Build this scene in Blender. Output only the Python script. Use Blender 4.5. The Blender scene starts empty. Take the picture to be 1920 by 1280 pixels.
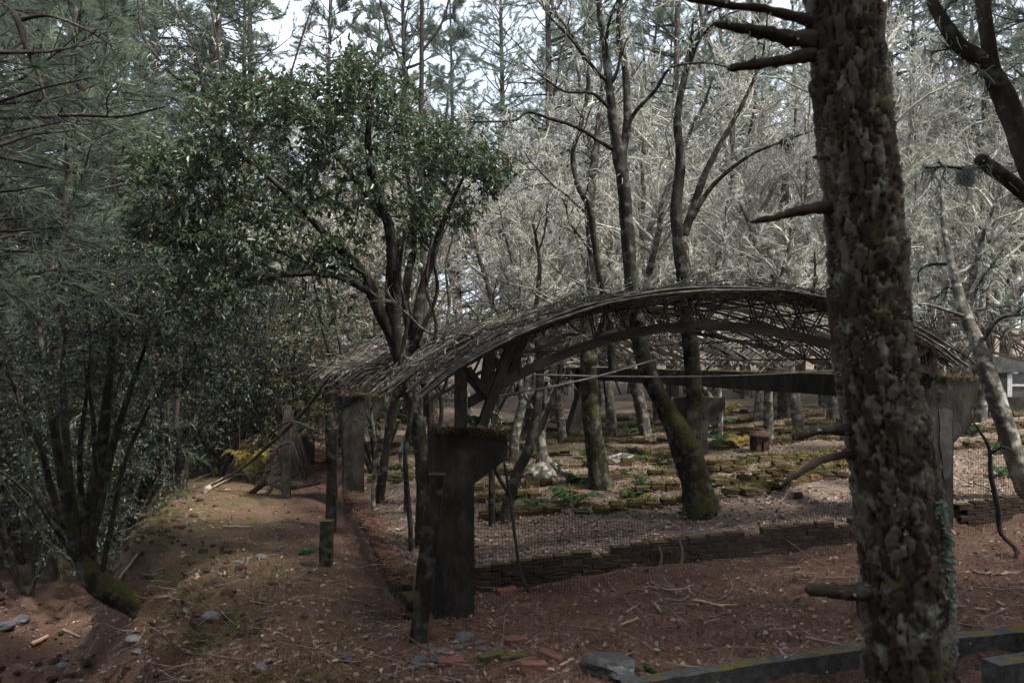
import bpy, bmesh, math, random
import numpy as np
from mathutils import Vector, Matrix, Quaternion
R = math.radians
random.seed(7)
rng = np.random.default_rng(7)
sc = bpy.context.scene
COL = sc.collection

# ------------------------------------------------------------------ camera, sky, sun, exposure
F, CX, HY, ZC = 1400.0, 960.0, 675.0, 2.5          # focal length in photo pixels, centre, horizon row, eye height
cam_data = bpy.data.cameras.new('camera'); cam = bpy.data.objects.new('camera', cam_data); COL.objects.link(cam)
cam.location = (0, 0, ZC); cam.rotation_euler = (R(90), 0, 0)
cam_data.sensor_width = 36; cam_data.lens = 36 * F / 1920
cam_data.shift_y = (HY - 640) / 1920
cam_data.clip_start = 0.05; cam_data.clip_end = 2000
cam_data.dof.use_dof = True; cam_data.dof.focus_distance = 9.5; cam_data.dof.aperture_fstop = 2.8
sc.camera = cam

SUN_EL, SUN_AZ = R(57), R(122)                     # soft high sun from the right and a little behind: pines added there shade the foreground, the far wood is lit
world = bpy.data.worlds.new('World'); sc.world = world; world.use_nodes = True
wn, wl = world.node_tree.nodes, world.node_tree.links
wn.clear()
wo = wn.new('ShaderNodeOutputWorld'); wb = wn.new('ShaderNodeBackground'); ws = wn.new('ShaderNodeTexSky')
ws.sky_type = 'NISHITA'; ws.sun_disc = False; ws.sun_elevation = SUN_EL; ws.sun_rotation = SUN_AZ
ws.air_density = 1.0; ws.dust_density = 3.0; ws.ozone_density = 1.0
wt = wn.new('ShaderNodeTexCoord'); wz = wn.new('ShaderNodeTexNoise'); wz.inputs['Scale'].default_value = 2.2; wz.inputs['Detail'].default_value = 6
wr = wn.new('ShaderNodeValToRGB'); wr.color_ramp.elements[0].position = 0.36; wr.color_ramp.elements[0].color = (0.35, 0.35, 0.35, 1)
wr.color_ramp.elements[1].position = 0.6; wr.color_ramp.elements[1].color = (0.95, 0.95, 0.95, 1)
wm = wn.new('ShaderNodeMixRGB'); wm.inputs['Color2'].default_value = (5.8, 6.4, 7.4, 1)     # high thin cloud
wl.new(wt.outputs['Generated'], wz.inputs['Vector']); wl.new(wz.outputs['Fac'], wr.inputs['Fac'])
wl.new(wr.outputs['Color'], wm.inputs['Fac']); wl.new(ws.outputs['Color'], wm.inputs['Color1'])
wl.new(wm.outputs['Color'], wb.inputs['Color']); wl.new(wb.outputs['Background'], wo.inputs['Surface'])
wb.inputs['Strength'].default_value = 0.12

sun_data = bpy.data.lights.new('sun', 'SUN'); sun_data.energy = 4.2; sun_data.angle = R(6); sun_data.color = (1.0, 0.96, 0.9)
sun = bpy.data.objects.new('sun', sun_data); COL.objects.link(sun)
sv = Vector((math.sin(SUN_AZ) * math.cos(SUN_EL), math.cos(SUN_AZ) * math.cos(SUN_EL), math.sin(SUN_EL)))
sun.rotation_euler = (-sv).to_track_quat('-Z', 'Y').to_euler()
sc.view_settings.view_transform = 'Standard'; sc.view_settings.look = 'None'
sc.view_settings.exposure = 1.25; sc.view_settings.gamma = 1.0; sc.view_settings.use_curve_mapping = False
sc.render.engine = 'CYCLES'; sc.cycles.use_denoising = True; sc.cycles.adaptive_threshold = .025
sc.cycles.max_bounces = 6; sc.cycles.diffuse_bounces = 3; sc.cycles.glossy_bounces = 2; sc.cycles.transmission_bounces = 4
sc.cycles.transparent_max_bounces = 4; sc.cycles.caustics_reflective = False; sc.cycles.caustics_refractive = False

# ------------------------------------------------------------------ helpers
def P(px, py, Y):
    return np.array([(px - CX) / F * Y, Y, ZC - (py - HY) / F * Y])
def nrm(a): return a / (np.linalg.norm(a, axis=-1, keepdims=True) + 1e-9)
def sm(x, a, b):
    t = np.clip((x - a) / (b - a), 0, 1); return t * t * (3 - 2 * t)
def _hash(i, j, k, seed):
    n = (i.astype(np.int64) * 374761393 + j.astype(np.int64) * 668265263 + k.astype(np.int64) * 2147483647 + seed * 1274126177) & 0xffffffff
    n = ((n ^ (n >> 13)) * 1274126177) & 0xffffffff
    return ((n ^ (n >> 16)) & 0xffff) / 65535.0
def vnoise(x, y, z, seed=0):
    x, y, z = np.broadcast_arrays(np.asarray(x, float), np.asarray(y, float), np.asarray(z, float))
    i, j, k = np.floor(x), np.floor(y), np.floor(z)
    f, g, e = x - i, y - j, z - k
    f = f * f * (3 - 2 * f); g = g * g * (3 - 2 * g); e = e * e * (3 - 2 * e)
    r = 0
    for a in (0, 1):
        for b in (0, 1):
            for c in (0, 1):
                r = r + _hash(i + a, j + b, k + c, seed) * (f if a else 1 - f) * (g if b else 1 - g) * (e if c else 1 - e)
    return r * 2 - 1

class MB:
    def __init__(s): s.v, s.f, s.m, s.n = [], [], [], 0
    def add(s, v, f, mi=0):
        v = np.asarray(v, float).reshape(-1, 3); f = np.asarray(f, np.int64)
        if len(v) == 0 or len(f) == 0: return
        s.v.append(v); s.f.append(f + s.n); s.n += len(v)
        s.m.append(np.full(len(f), mi) if np.isscalar(mi) else np.asarray(mi))
    def mesh(s, name, mats, smooth=True):
        me = bpy.data.meshes.new(name)
        if s.n == 0: return me
        v = np.concatenate(s.v); me.vertices.add(len(v)); me.vertices.foreach_set('co', v.astype(np.float32).ravel())
        tot = np.concatenate([np.full(len(f), f.shape[1]) for f in s.f]); idx = np.concatenate([f.ravel() for f in s.f])
        st = np.concatenate([[0], np.cumsum(tot)[:-1]])
        me.loops.add(len(idx)); me.loops.foreach_set('vertex_index', idx.astype(np.int32))
        me.polygons.add(len(tot)); me.polygons.foreach_set('loop_start', st.astype(np.int32)); me.polygons.foreach_set('loop_total', tot.astype(np.int32))
        me.polygons.foreach_set('material_index', np.concatenate(s.m).astype(np.int32))
        me.polygons.foreach_set('use_smooth', np.full(len(tot), smooth))
        for m in (mats if isinstance(mats, (list, tuple)) else [mats]): me.materials.append(m)
        me.update(calc_edges=True)
        return me
    def build(s, name, mats, parent=None, smooth=True):
        return link(name, s.mesh(name, mats, smooth), parent)
def link(name, data, parent=None):
    o = bpy.data.objects.new(name, data); COL.objects.link(o)
    if parent is not None: o.parent = parent
    return o
def tag(o, label=None, cat=None, group=None, kind=None):
    for k, val in (('label', label), ('category', cat), ('group', group), ('kind', kind)):
        if val: o[k] = val
    return o
def empty(name, loc=(0, 0, 0), rz=0.0, label=None, cat=None, group=None):
    o = bpy.data.objects.new(name, None); COL.objects.link(o); o.empty_display_size = 0.2
    o.location = tuple(loc); o.rotation_euler = (0, 0, rz)
    return tag(o, label, cat, group)
def dup(root, loc, rz, scale=1.0, label=None, group=None, tilt=(0, 0)):
    r = root.copy(); COL.objects.link(r); r.location = tuple(loc); r.rotation_euler = (tilt[0], tilt[1], rz)
    r.scale = (scale,) * 3 if np.isscalar(scale) else scale
    tag(r, label, None, group)
    for ch in root.children:
        c = ch.copy(); COL.objects.link(c); c.parent = r
        for g in ch.children:
            d = g.copy(); COL.objects.link(d); d.parent = c
    return r

def tubes(mb, polys, k=4, mi=0, rough=0.0, rseed=3, rfreq=9.0, cap=True):
    """polys: list of (pts (n,3), radii (n,)). One batch for each point count."""
    by = {}
    for p, r in polys: by.setdefault(len(p), []).append((p, r))
    for n, L in by.items():
        p = np.array([a for a, _ in L], float); r = np.array([b for _, b in L], float)
        t = nrm(np.gradient(p, axis=1)); mean = nrm(t.mean(axis=1))
        ref = np.where(np.abs(mean[:, 2:3]) < 0.75, np.array([[0, 0, 1.0]]), np.array([[0.0, 1.0, 0.0]]))
        a = nrm(np.cross(t, ref[:, None, :])); b = np.cross(t, a)
        th = np.linspace(0, 2 * np.pi, k, endpoint=False)
        dirs = a[:, :, None, :] * np.cos(th)[None, None, :, None] + b[:, :, None, :] * np.sin(th)[None, None, :, None]
        rr = np.repeat(r[:, :, None], k, axis=2)
        if rough > 0:
            q = p[:, :, None, :] + dirs * rr[..., None]
            rr = rr * (1 + rough * (0.65 * vnoise(q[..., 0] * rfreq, q[..., 1] * rfreq, q[..., 2] * rfreq * .6, rseed) + 0.5 * vnoise(q[..., 0] * rfreq * 2.7, q[..., 1] * rfreq * 2.7, q[..., 2] * rfreq * 1.6, rseed + 1)))
        v = (p[:, :, None, :] + dirs * rr[..., None])
        B = len(L); ids = np.arange(B * n * k).reshape(B, n, k)
        i0, i1 = ids[:, :-1, :], ids[:, 1:, :]
        f = np.stack([i0, np.roll(i0, -1, 2), np.roll(i1, -1, 2), i1], -1).reshape(-1, 4)
        mb.add(v.reshape(-1, 3), f, mi)
        if cap and k >= 5:
            mb.add(v[:, -1].reshape(-1, 3), np.arange(B * k).reshape(B, k), mi)
            mb.add(v[:, 0].reshape(-1, 3), np.arange(B * k).reshape(B, k)[:, ::-1], mi)

def spline(ctrl, n):
    """Catmull-Rom through control rows, n samples."""
    c = np.asarray(ctrl, float)
    if len(c) == 2:
        t = np.linspace(0, 1, n)[:, None]; return c[0] * (1 - t) + c[1] * t
    c = np.vstack([2 * c[0] - c[1], c, 2 * c[-1] - c[-2]])
    s = np.linspace(0, len(c) - 3 - 1e-6, n); i = s.astype(int); t = (s - i)[:, None]
    p0, p1, p2, p3 = c[i], c[i + 1], c[i + 2], c[i + 3]
    return 0.5 * (2 * p1 + (p2 - p0) * t + (2 * p0 - 5 * p1 + 4 * p2 - p3) * t * t + (3 * p1 - p0 - 3 * p2 + p3) * t ** 3)
def limb(rows, n=None, wob=0.0, rg=rng):
    """rows of (px, py, Y, width in photo pixels) -> polyline with radii."""
    c = []
    for px, py, Y, w in rows:
        q = P(px, py, Y); c.append([*q, w / F * Y / 2])
    n = n or max(6, 4 * len(rows)); s = spline(c, n)
    if wob:
        w = rg.normal(0, wob, (n, 3)); w[0] = w[-1] = 0; s[:, :3] += w
    return s[:, :3], np.maximum(s[:, 3], .002)

def wander(rg, p, d, L, r0, r1, n, wob, grav):
    pts = np.empty((n, 3)); pts[0] = p; st = L / (n - 1); q = np.array(p, float); d = np.array(d, float)
    nz = rg.normal(0, wob, (n, 3))
    for i in range(1, n):
        d = d + nz[i]; d[2] += grav; d /= math.sqrt(d[0] * d[0] + d[1] * d[1] + d[2] * d[2]); q = q + d * st; pts[i] = q
    return pts, np.linspace(r0, r1, n)
def side_dir(rg, t, ang):
    a = rg.normal(size=3); a -= t * a.dot(t); a /= np.linalg.norm(a) + 1e-9
    return t * math.cos(ang) + a * math.sin(ang)
def sprout(rg, parents, cfg, out):
    """cfg rows: (children, length ratio, angle lo, hi, points, wobble, gravity, start t, radius cap)."""
    cur = parents
    for (nc, lr, a0, a1, n, wob, grav, t0, rc) in cfg:
        nxt = []
        for pts, rad in cur:
            L = np.linalg.norm(np.diff(pts, axis=0), axis=1).sum(); m = len(pts)
            k = int(nc + rg.random())
            for _ in range(k):
                t = t0 + (1 - t0) * rg.random(); i = min(int(t * (m - 1)), m - 2); fr = t * (m - 1) - i
                p = pts[i] * (1 - fr) + pts[i + 1] * fr; tg = pts[i + 1] - pts[i]; tg = tg / (np.linalg.norm(tg) + 1e-9)
                r = min((rad[i] * (1 - fr) + rad[i + 1] * fr) * .7, rc)
                l = L * lr * (0.55 + 0.8 * rg.random()) * (1.1 - .5 * t)
                nxt.append(wander(rg, p, side_dir(rg, tg, a0 + (a1 - a0) * rg.random()), l, r, r * .35, n, wob, grav))
        out.append(nxt); cur = nxt
    return out

def leaves(mb, pos, d, length, ratio=0.36, rg=rng, fold=0.3, curl=0.12, mi=0):
    n = len(pos)
    if n == 0: return
    d = nrm(np.asarray(d)); up = nrm(np.array([[0, 0, 1.0]]) + rg.normal(0, .45, (n, 3)))
    s = nrm(np.cross(d, up)); u = np.cross(s, d)
    L = (np.asarray(length) * np.ones(n))[:, None]; w = L * ratio * .5
    b = np.asarray(pos)
    v = np.stack([b, b + d * L * .32 + s * w + u * w * fold, b + d * L * .68 + s * w * .8 + u * (w * fold - L * curl * .5),
                  b + d * L - u * L * curl, b + d * L * .68 - s * w * .8 + u * (w * fold - L * curl * .5), b + d * L * .32 - s * w + u * w * fold], 1)
    i = np.arange(n)[:, None] * 6
    mb.add(v.reshape(-1, 3), np.concatenate([i + [[0, 1, 2, 3]], i + [[0, 3, 4, 5]]]), mi)
def tufts(mb, pos, d, N=14, L=(.12, .2), w=.0035, spread=.8, rg=rng, mi=0):
    n = len(pos)
    if n == 0: return
    p = np.repeat(np.asarray(pos), N, 0); dd = nrm(np.repeat(nrm(np.asarray(d)), N, 0) + rg.normal(0, spread * .6, (n * N, 3)))
    p = p - dd * 0 + np.repeat(nrm(np.asarray(d)), N, 0) * rg.uniform(-.1, .04, (n * N, 1))
    s = nrm(np.cross(dd, rg.normal(size=(n * N, 3)))) * w; l = rg.uniform(L[0], L[1], (n * N, 1))
    v = np.stack([p - s, p + s, p + dd * l + np.array([0, 0, -.15]) * l], 1)
    mb.add(v.reshape(-1, 3), np.arange(n * N * 3).reshape(-1, 3), mi)
def ribbons(mb, pos, L, w, rg=rng, mi=0, down=1.0, seg=3):
    """short hanging strands (beard lichen, hanging needles)."""
    n = len(pos)
    if n == 0: return
    pos = np.asarray(pos); L = (np.asarray(L) * np.ones(n))[:, None]; d = nrm(rg.normal(0, 1, (n, 3)) * (1 - .6 * down) + np.array([0, 0, -down]))
    s = nrm(np.cross(d, rg.normal(size=(n, 3)))) * w
    rows = []; q = pos
    for i in range(seg + 1):
        rows += [q - s * (1 - .8 * i / seg), q + s * (1 - .8 * i / seg)]; q = q + nrm(d + rg.normal(0, .3, (n, 3))) * L / seg
    v = np.stack(rows, 1); i = np.arange(n)[:, None] * (2 * seg + 2)
    mb.add(v.reshape(-1, 3), np.concatenate([i + [[2 * j, 2 * j + 1, 2 * j + 3, 2 * j + 2]] for j in range(seg)]), mi)

# ------------------------------------------------------------------ materials
def mat(name, cols, scale=8.0, rough=0.9, bump=0.3, bscale=None, moss=None, moss_lo=0.45, stretch=(1, 1, 1), trans=0.0, spec=0.08,
        island=False, objrand=0.0, spots=None, spot_scale=25.0, spot_cut=0.62, up=True, metal=0.0, coord='Object', dist=.02, moss_top=None):
    m = bpy.data.materials.new(name); m.use_nodes = True
    N, Lk = m.node_tree.nodes, m.node_tree.links
    bs = N['Principled BSDF']; out = N['Material Output']
    bs.inputs['Roughness'].default_value = rough; bs.inputs['Specular IOR Level'].default_value = spec; bs.inputs['Metallic'].default_value = metal
    tc = N.new('ShaderNodeTexCoord'); mp = N.new('ShaderNodeMapping'); mp.inputs['Scale'].default_value = stretch
    if coord == 'World':
        g0 = N.new('ShaderNodeNewGeometry'); Lk.new(g0.outputs['Position'], mp.inputs['Vector'])
    else: Lk.new(tc.outputs[coord], mp.inputs['Vector'])
    nz = N.new('ShaderNodeTexNoise'); nz.inputs['Scale'].default_value = scale; nz.inputs['Detail'].default_value = 6; nz.inputs['Roughness'].default_value = .65
    Lk.new(mp.outputs['Vector'], nz.inputs['Vector'])
    rp = N.new('ShaderNodeValToRGB'); cr = rp.color_ramp
    while len(cr.elements) < len(cols): cr.elements.new(.5)
    lo, hi = (0.0, 1.0) if island else (0.3, 0.72)
    for i, c in enumerate(cols):
        pos, c = (c[0], c[1]) if isinstance(c[0], (float, int)) and hasattr(c[1], '__len__') else (lo + (hi - lo) * i / max(1, len(cols) - 1), c)
        cr.elements[i].position = pos; cr.elements[i].color = (*c, 1)
    if island:
        ge = N.new('ShaderNodeNewGeometry'); Lk.new(ge.outputs['Random Per Island'], rp.inputs['Fac'])
    else: Lk.new(nz.outputs['Fac'], rp.inputs['Fac'])
    col = rp.outputs['Color']
    if objrand:
        oi = N.new('ShaderNodeObjectInfo'); hs = N.new('ShaderNodeHueSaturation'); mr = N.new('ShaderNodeMapRange')
        mr.inputs['To Min'].default_value = 1 - objrand; mr.inputs['To Max'].default_value = 1 + objrand
        Lk.new(oi.outputs['Random'], mr.inputs['Value']); Lk.new(mr.outputs['Result'], hs.inputs['Value']); Lk.new(col, hs.inputs['Color']); col = hs.outputs['Color']
    if spots:
        n2 = N.new('ShaderNodeTexNoise'); n2.inputs['Scale'].default_value = spot_scale; n2.inputs['Detail'].default_value = 4
        Lk.new(tc.outputs['Object'] if coord != 'World' else g0.outputs['Position'], n2.inputs['Vector'])
        r2 = N.new('ShaderNodeValToRGB'); r2.color_ramp.elements[0].position = spot_cut; r2.color_ramp.elements[1].position = spot_cut + .16
        Lk.new(n2.outputs['Fac'], r2.inputs['Fac']); mx = N.new('ShaderNodeMixRGB'); mx.inputs['Color2'].default_value = (*spots, 1)
        Lk.new(r2.outputs['Color'], mx.inputs['Fac']); Lk.new(col, mx.inputs['Color1']); col = mx.outputs['Color']
    if moss:
        ge = N.new('ShaderNodeNewGeometry'); sx = N.new('ShaderNodeSeparateXYZ'); Lk.new(ge.outputs['Normal'], sx.inputs['Vector'])
        n3 = N.new('ShaderNodeTexNoise'); n3.inputs['Scale'].default_value = 5.0; n3.inputs['Detail'].default_value = 5; Lk.new(ge.outputs['Position'], n3.inputs['Vector'])
        ad = N.new('ShaderNodeMath'); ad.operation = 'MULTIPLY_ADD'; ad.inputs[1].default_value = .35 if up else 0.0; Lk.new(sx.outputs['Z'], ad.inputs[0]); Lk.new(n3.outputs['Fac'], ad.inputs[2])
        r3 = N.new('ShaderNodeMapRange'); r3.inputs['From Min'].default_value = moss_lo; r3.inputs['From Max'].default_value = moss_lo + .16; Lk.new(ad.outputs['Value'], r3.inputs['Value'])
        fac = r3.outputs['Result']
        if moss_top:
            sp = N.new('ShaderNodeSeparateXYZ'); Lk.new(tc.outputs['Object'], sp.inputs['Vector']); rz_ = N.new('ShaderNodeMapRange'); rz_.inputs['From Min'].default_value = moss_top; rz_.inputs['From Max'].default_value = moss_top * .35
            Lk.new(sp.outputs['Z'], rz_.inputs['Value']); mm = N.new('ShaderNodeMath'); mm.operation = 'MULTIPLY'; Lk.new(fac, mm.inputs[0]); Lk.new(rz_.outputs['Result'], mm.inputs[1]); fac = mm.outputs['Value']
        n4 = N.new('ShaderNodeTexNoise'); n4.inputs['Scale'].default_value = 60; Lk.new(ge.outputs['Position'], n4.inputs['Vector'])
        r4 = N.new('ShaderNodeValToRGB'); r4.color_ramp.elements[0].position = .35; r4.color_ramp.elements[1].position = .7
        r4.color_ramp.elements[0].color = (*[c * .45 for c in moss], 1); r4.color_ramp.elements[1].color = (*[min(1, c * 1.25) for c in moss], 1); Lk.new(n4.outputs['Fac'], r4.inputs['Fac'])
        mx = N.new('ShaderNodeMixRGB'); Lk.new(fac, mx.inputs['Fac']); Lk.new(col, mx.inputs['Color1']); Lk.new(r4.outputs['Color'], mx.inputs['Color2']); col = mx.outputs['Color']
    Lk.new(col, bs.inputs['Base Color'])
    if bump:
        nb = N.new('ShaderNodeTexNoise'); nb.inputs['Scale'].default_value = bscale or scale * 3; nb.inputs['Detail'].default_value = 5; Lk.new(mp.outputs['Vector'], nb.inputs['Vector'])
        bp = N.new('ShaderNodeBump'); bp.inputs['Strength'].default_value = bump; bp.inputs['Distance'].default_value = dist
        Lk.new(nb.outputs['Fac'], bp.inputs['Height']); Lk.new(bp.outputs['Normal'], bs.inputs['Normal'])
    if trans:
        tr = N.new('ShaderNodeBsdfTranslucent'); Lk.new(col, tr.inputs['Color']); ms = N.new('ShaderNodeMixShader'); ms.inputs['Fac'].default_value = trans
        Lk.new(bs.outputs['BSDF'], ms.inputs[1]); Lk.new(tr.outputs['BSDF'], ms.inputs[2]); Lk.new(ms.outputs['Shader'], out.inputs['Surface'])
    return m
MOSS = (.06, .058, .016)
M = {
 'mossy_bark': mat('mossy_bark', [(.010, .0085, .007), (.024, .02, .016), (.05, .044, .036)], 7, .95, .9, 26, moss=MOSS, moss_lo=.5, stretch=(1, 1, .35), spots=(.09, .092, .08), spot_scale=9, spot_cut=.5, moss_top=3.0),
 'main_bark': mat('main_bark', [(.010, .0085, .007), (.025, .021, .017), (.055, .048, .04)], 9, .95, .9, 30, moss=MOSS, moss_lo=.62, stretch=(1, 1, .35), spots=(.08, .08, .068), spot_scale=10, spot_cut=.52, moss_top=3.0),
 'dark_twig': mat('dark_twig', [(.02, .016, .014), (.055, .045, .04)], 14, .9, .2),
 'lichen_twig': mat('lichen_twig', [(.17, .155, .13), (.3, .285, .24), (.46, .45, .4)], 5, .95, 0, objrand=.12),
 'lichen_bark': mat('lichen_bark', [(.03, .025, .021), (.07, .06, .05), (.13, .12, .1)], 9, .95, .8, 30, stretch=(1, 1, .5), objrand=.15, spots=(.26, .265, .23), spot_scale=8, spot_cut=.5),
 'lichen': mat('lichen', [(.34, .35, .29), (.46, .47, .4), (.58, .59, .52)], 3, .95, 0, island=True, trans=.25, objrand=.1),
 'grey_lichen': mat('grey_lichen', [(.16, .19, .15), (.26, .3, .25), (.36, .4, .34)], 3, .95, 0, island=True, trans=.15),
 'pine_bark': mat('pine_bark', [(.022, .017, .014), (.05, .038, .031), (.095, .078, .065)], 5, .95, .8, 16, stretch=(1, 1, .3), spots=(.15, .15, .13), spot_scale=9, spot_cut=.58, objrand=.2),
 'needles': mat('needles', [(.075, .1, .068), (.12, .155, .105), (.18, .22, .155)], 3, .55, 0, island=True, trans=.4, objrand=.2),
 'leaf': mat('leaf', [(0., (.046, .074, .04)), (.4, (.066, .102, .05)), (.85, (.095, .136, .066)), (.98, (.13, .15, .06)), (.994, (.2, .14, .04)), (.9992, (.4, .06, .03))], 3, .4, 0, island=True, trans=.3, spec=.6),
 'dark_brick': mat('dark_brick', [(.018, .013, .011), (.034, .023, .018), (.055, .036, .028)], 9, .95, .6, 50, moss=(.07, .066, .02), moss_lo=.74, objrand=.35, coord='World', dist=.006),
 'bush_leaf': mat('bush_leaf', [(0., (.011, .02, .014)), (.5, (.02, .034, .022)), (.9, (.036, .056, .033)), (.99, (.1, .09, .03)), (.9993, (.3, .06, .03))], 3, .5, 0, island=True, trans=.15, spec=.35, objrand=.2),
 'pale_leaf': mat('pale_leaf', [(0., (.06, .085, .045)), (.5, (.1, .125, .07)), (.85, (.16, .16, .08)), (.96, (.3, .16, .06)), (1., (.42, .09, .05))], 3, .4, 0, island=True, trans=.3, spec=.45, objrand=.15),
 'fern': mat('fern', [(.03, .075, .03), (.05, .11, .04), (.09, .15, .06)], 3, .55, 0, island=True, trans=.3),
 'yellow_fern': mat('yellow_fern', [(.24, .18, .04), (.38, .32, .08), (.42, .38, .12), (.28, .13, .05)], 3, .6, 0, island=True, trans=.3),
 'concrete': mat('concrete', [(.010, .009, .008), (.026, .023, .02), (.06, .054, .048)], 5, .92, .7, 34, moss=(.05, .05, .016), moss_lo=.63, spots=(.075, .07, .062), spot_scale=13, spot_cut=.64, stretch=(1, 1, .4), dist=.01),
 'bare_render': mat('bare_render', [(.025, .023, .022), (.05, .047, .045), (.085, .08, .077)], 6, .9, .4, 40, dist=.005),
 'pale_plaster': mat('pale_plaster', [(.03, .028, .027), (.06, .058, .056), (.1, .097, .094)], 6, .9, .3, 40, dist=.005),
 'timber': mat('timber', [(.018, .014, .012), (.04, .032, .027), (.07, .058, .05)], 6, .9, .4, 30, stretch=(.4, .4, 1), dist=.006),
 'grey_timber': mat('grey_timber', [(.03, .025, .021), (.1, .088, .078), (.26, .245, .225)], 7, .9, .3, 30, moss=(.085, .085, .03), moss_lo=.76, dist=.005, objrand=.35),
 'brick_moss': mat('brick_moss', [(.035, .023, .018), (.07, .042, .033), (.12, .068, .052)], 9, .95, .6, 50, moss=(.1, .095, .026), moss_lo=.6, objrand=.35, coord='World', dist=.006),
 'brick': mat('brick', [(.12, .056, .042), (.19, .085, .062), (.25, .125, .095)], 12, .9, .5, 60, objrand=.2, spots=(.1, .07, .055), spot_scale=30, spot_cut=.66, dist=.005),
 'stone': mat('stone', [(.05, .05, .05), (.09, .091, .092), (.15, .152, .155)], 9, .7, .5, 30, objrand=.2, dist=.01, spec=.4),
 'dark_stone': mat('dark_stone', [(.03, .027, .026), (.05, .047, .046), (.08, .076, .075)], 9, .45, .6, 22, spots=(.3, .31, .32), spot_scale=14, spot_cut=.66, dist=.01, spec=.5),
 'kerb': mat('kerb', [(.03, .03, .03), (.06, .06, .06), (.1, .1, .1)], 14, .9, .6, 50, moss=(.13, .095, .02), moss_lo=.8, dist=.008),
 'wire': mat('wire', [(.045, .034, .028), (.09, .07, .058)], 20, .8, 0),
 'rod': mat('rod', [(.12, .1, .09), (.22, .2, .19)], 10, .6, .1),
 'rust': mat('rust', [(.025, .014, .011), (.05, .027, .021), (.1, .066, .055)], 16, .85, .3, 60, dist=.003),
 'white_paint': mat('white_paint', [(.3, .3, .3), (.46, .46, .46)], 12, .6, .1),
 'stick': mat('stick', [(.09, .07, .058), (.18, .145, .12), (.3, .26, .225)], 12, .9, .4, 50, objrand=.35, dist=.004),
 'pale_wood': mat('pale_wood', [(.3, .2, .13), (.42, .29, .19), (.5, .38, .27)], 10, .85, .3, 40, stretch=(.4, .4, 1), dist=.004),
 'needle_litter': mat('needle_litter', [(.085, .043, .029), (.15, .078, .051), (.215, .12, .08), (.29, .185, .13)], 3, .8, 0, island=True),
 'needle_dark': mat('needle_dark', [(.03, .019, .014), (.055, .034, .025), (.09, .06, .045)], 3, .9, 0, island=True),
 'leaf_litter': mat('leaf_litter', [(0., (.1, .066, .054)), (.45, (.2, .145, .12)), (.85, (.28, .21, .165)), (.96, (.36, .27, .2)), (1., (.36, .19, .09))], 3, .55, 0, island=True, spec=.4),
 'grass': mat('grass', [(.04, .055, .02), (.08, .085, .03), (.14, .11, .05)], 3, .8, 0, island=True, trans=.2),
 'moss_tuft': mat('moss_tuft', [(.05, .052, .014), (.1, .098, .026), (.16, .15, .045)], 3, .95, 0, island=True, trans=.2),
 'soil': mat('soil', [(.02, .013, .01), (.045, .028, .021), (.08, .052, .04)], 14, .95, .5, 40),
 'plant': mat('plant', [(.025, .07, .03), (.045, .11, .045), (.08, .16, .07)], 3, .35, 0, island=True, trans=.2, spec=.5),
 'glass': mat('glass', [(.03, .035, .04), (.06, .07, .075)], 4, .1, 0, spec=.8),
}

# ------------------------------------------------------------------ terrain
AL = R(16.9); UX, UY = math.cos(AL), math.sin(AL); VX, VY = -UY, UX        # building axes: u across the front, v into depth
P1 = (-.546, 7.14); W = 5.84
def Bd(u, v, z): return np.array([P1[0] + u * UX + v * VX, P1[1] + u * UY + v * VY, z])
def uv(x, y):
    dx, dy = x - P1[0], y - P1[1]; return dx * UX + dy * UY, dx * VX + dy * VY
EDGE_Y = [0, 4.5, 5.8, 7.7, 10.8, 14.3, 20, 40]; EDGE_X = [-1.4, -1.75, -2.2, -3.15, -5.2, -6.5, -7.2, -9]
KA, KB = (0.8, 5.42), (4.6, 5.98)
def kerb_y(x): return KA[1] + (x - KA[0]) * (KB[1] - KA[1]) / (KB[0] - KA[0])
def h(x, y):
    x = np.asarray(x, float); y = np.asarray(y, float)
    z = .075 * np.clip(x + .55, -2.5, 14) + .02 * np.clip(y - 7.1, -8, 16) + .07 * np.clip(y - 24, 0, 60)
    u, v = uv(x, y)
    inside = sm(v - (.8 - .105 * np.clip(u, 0, 9)), -.06, .02) * sm(u, -.42, -.30) * (1 - sm(v, 14, 20))
    z = z + inside * (.2 + .03 * vnoise(x * .9, y * .9, 0, 5))
    hollow = sm(u, -1.1, -.5) * (1 - sm(u, -.45, -.3)) * sm(v, -.4, .8) * (1 - sm(v, 6, 9)); z = z - .14 * hollow
    e = np.interp(y, EDGE_Y, EDGE_X) + .28 * vnoise(x * .5, y * .8, 3, 9) + .12 * vnoise(x * 2, y * 2.2, 3, 10)
    d = e - x
    drop = 1.75 * sm(d, -.1, 1.3); rough = sm(d, -.35, .5) * (1 - sm(d, 6, 10))
    z = z - drop + .5 * sm(d, 3.2, 6) + .16 * np.clip(d - 4.5, 0, 12)
    z = z + rough * (.24 * vnoise(x * 1.3, y * 1.3, 0, 21) + .17 * vnoise(x * 3.1, y * 3.1, 0, 22) + .08 * vnoise(x * 7, y * 7, 0, 23))
    z = z + .10 * np.exp(-((d + .55) / .6) ** 2) * sm(y, 4, 7)
    kd = sm(kerb_y(x) - y, .02, .12) * sm(x, .2, .9); z = z - .2 * kd
    z = z + .85 * (1 - sm(y, 1.8, 4.2)) * (1 - sm(np.abs(x), 6, 9))
    far = sm(y, 30, 60)
    z = z + .05 * vnoise(x * .7, y * .7, 0, 1) + .026 * vnoise(x * 2.3, y * 2.3, 0, 2) + .019 * vnoise(x * 6, y * 6, 0, 3) + far * 2.5 * vnoise(x * .05, y * .05, 0, 4)
    return z
def axis(lo, hi, st, far, n):
    core = np.arange(lo, hi + st * .5, st); g = np.geomspace(st * 2, far, n)
    return np.concatenate([lo - g[::-1], core, hi + g])
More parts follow.
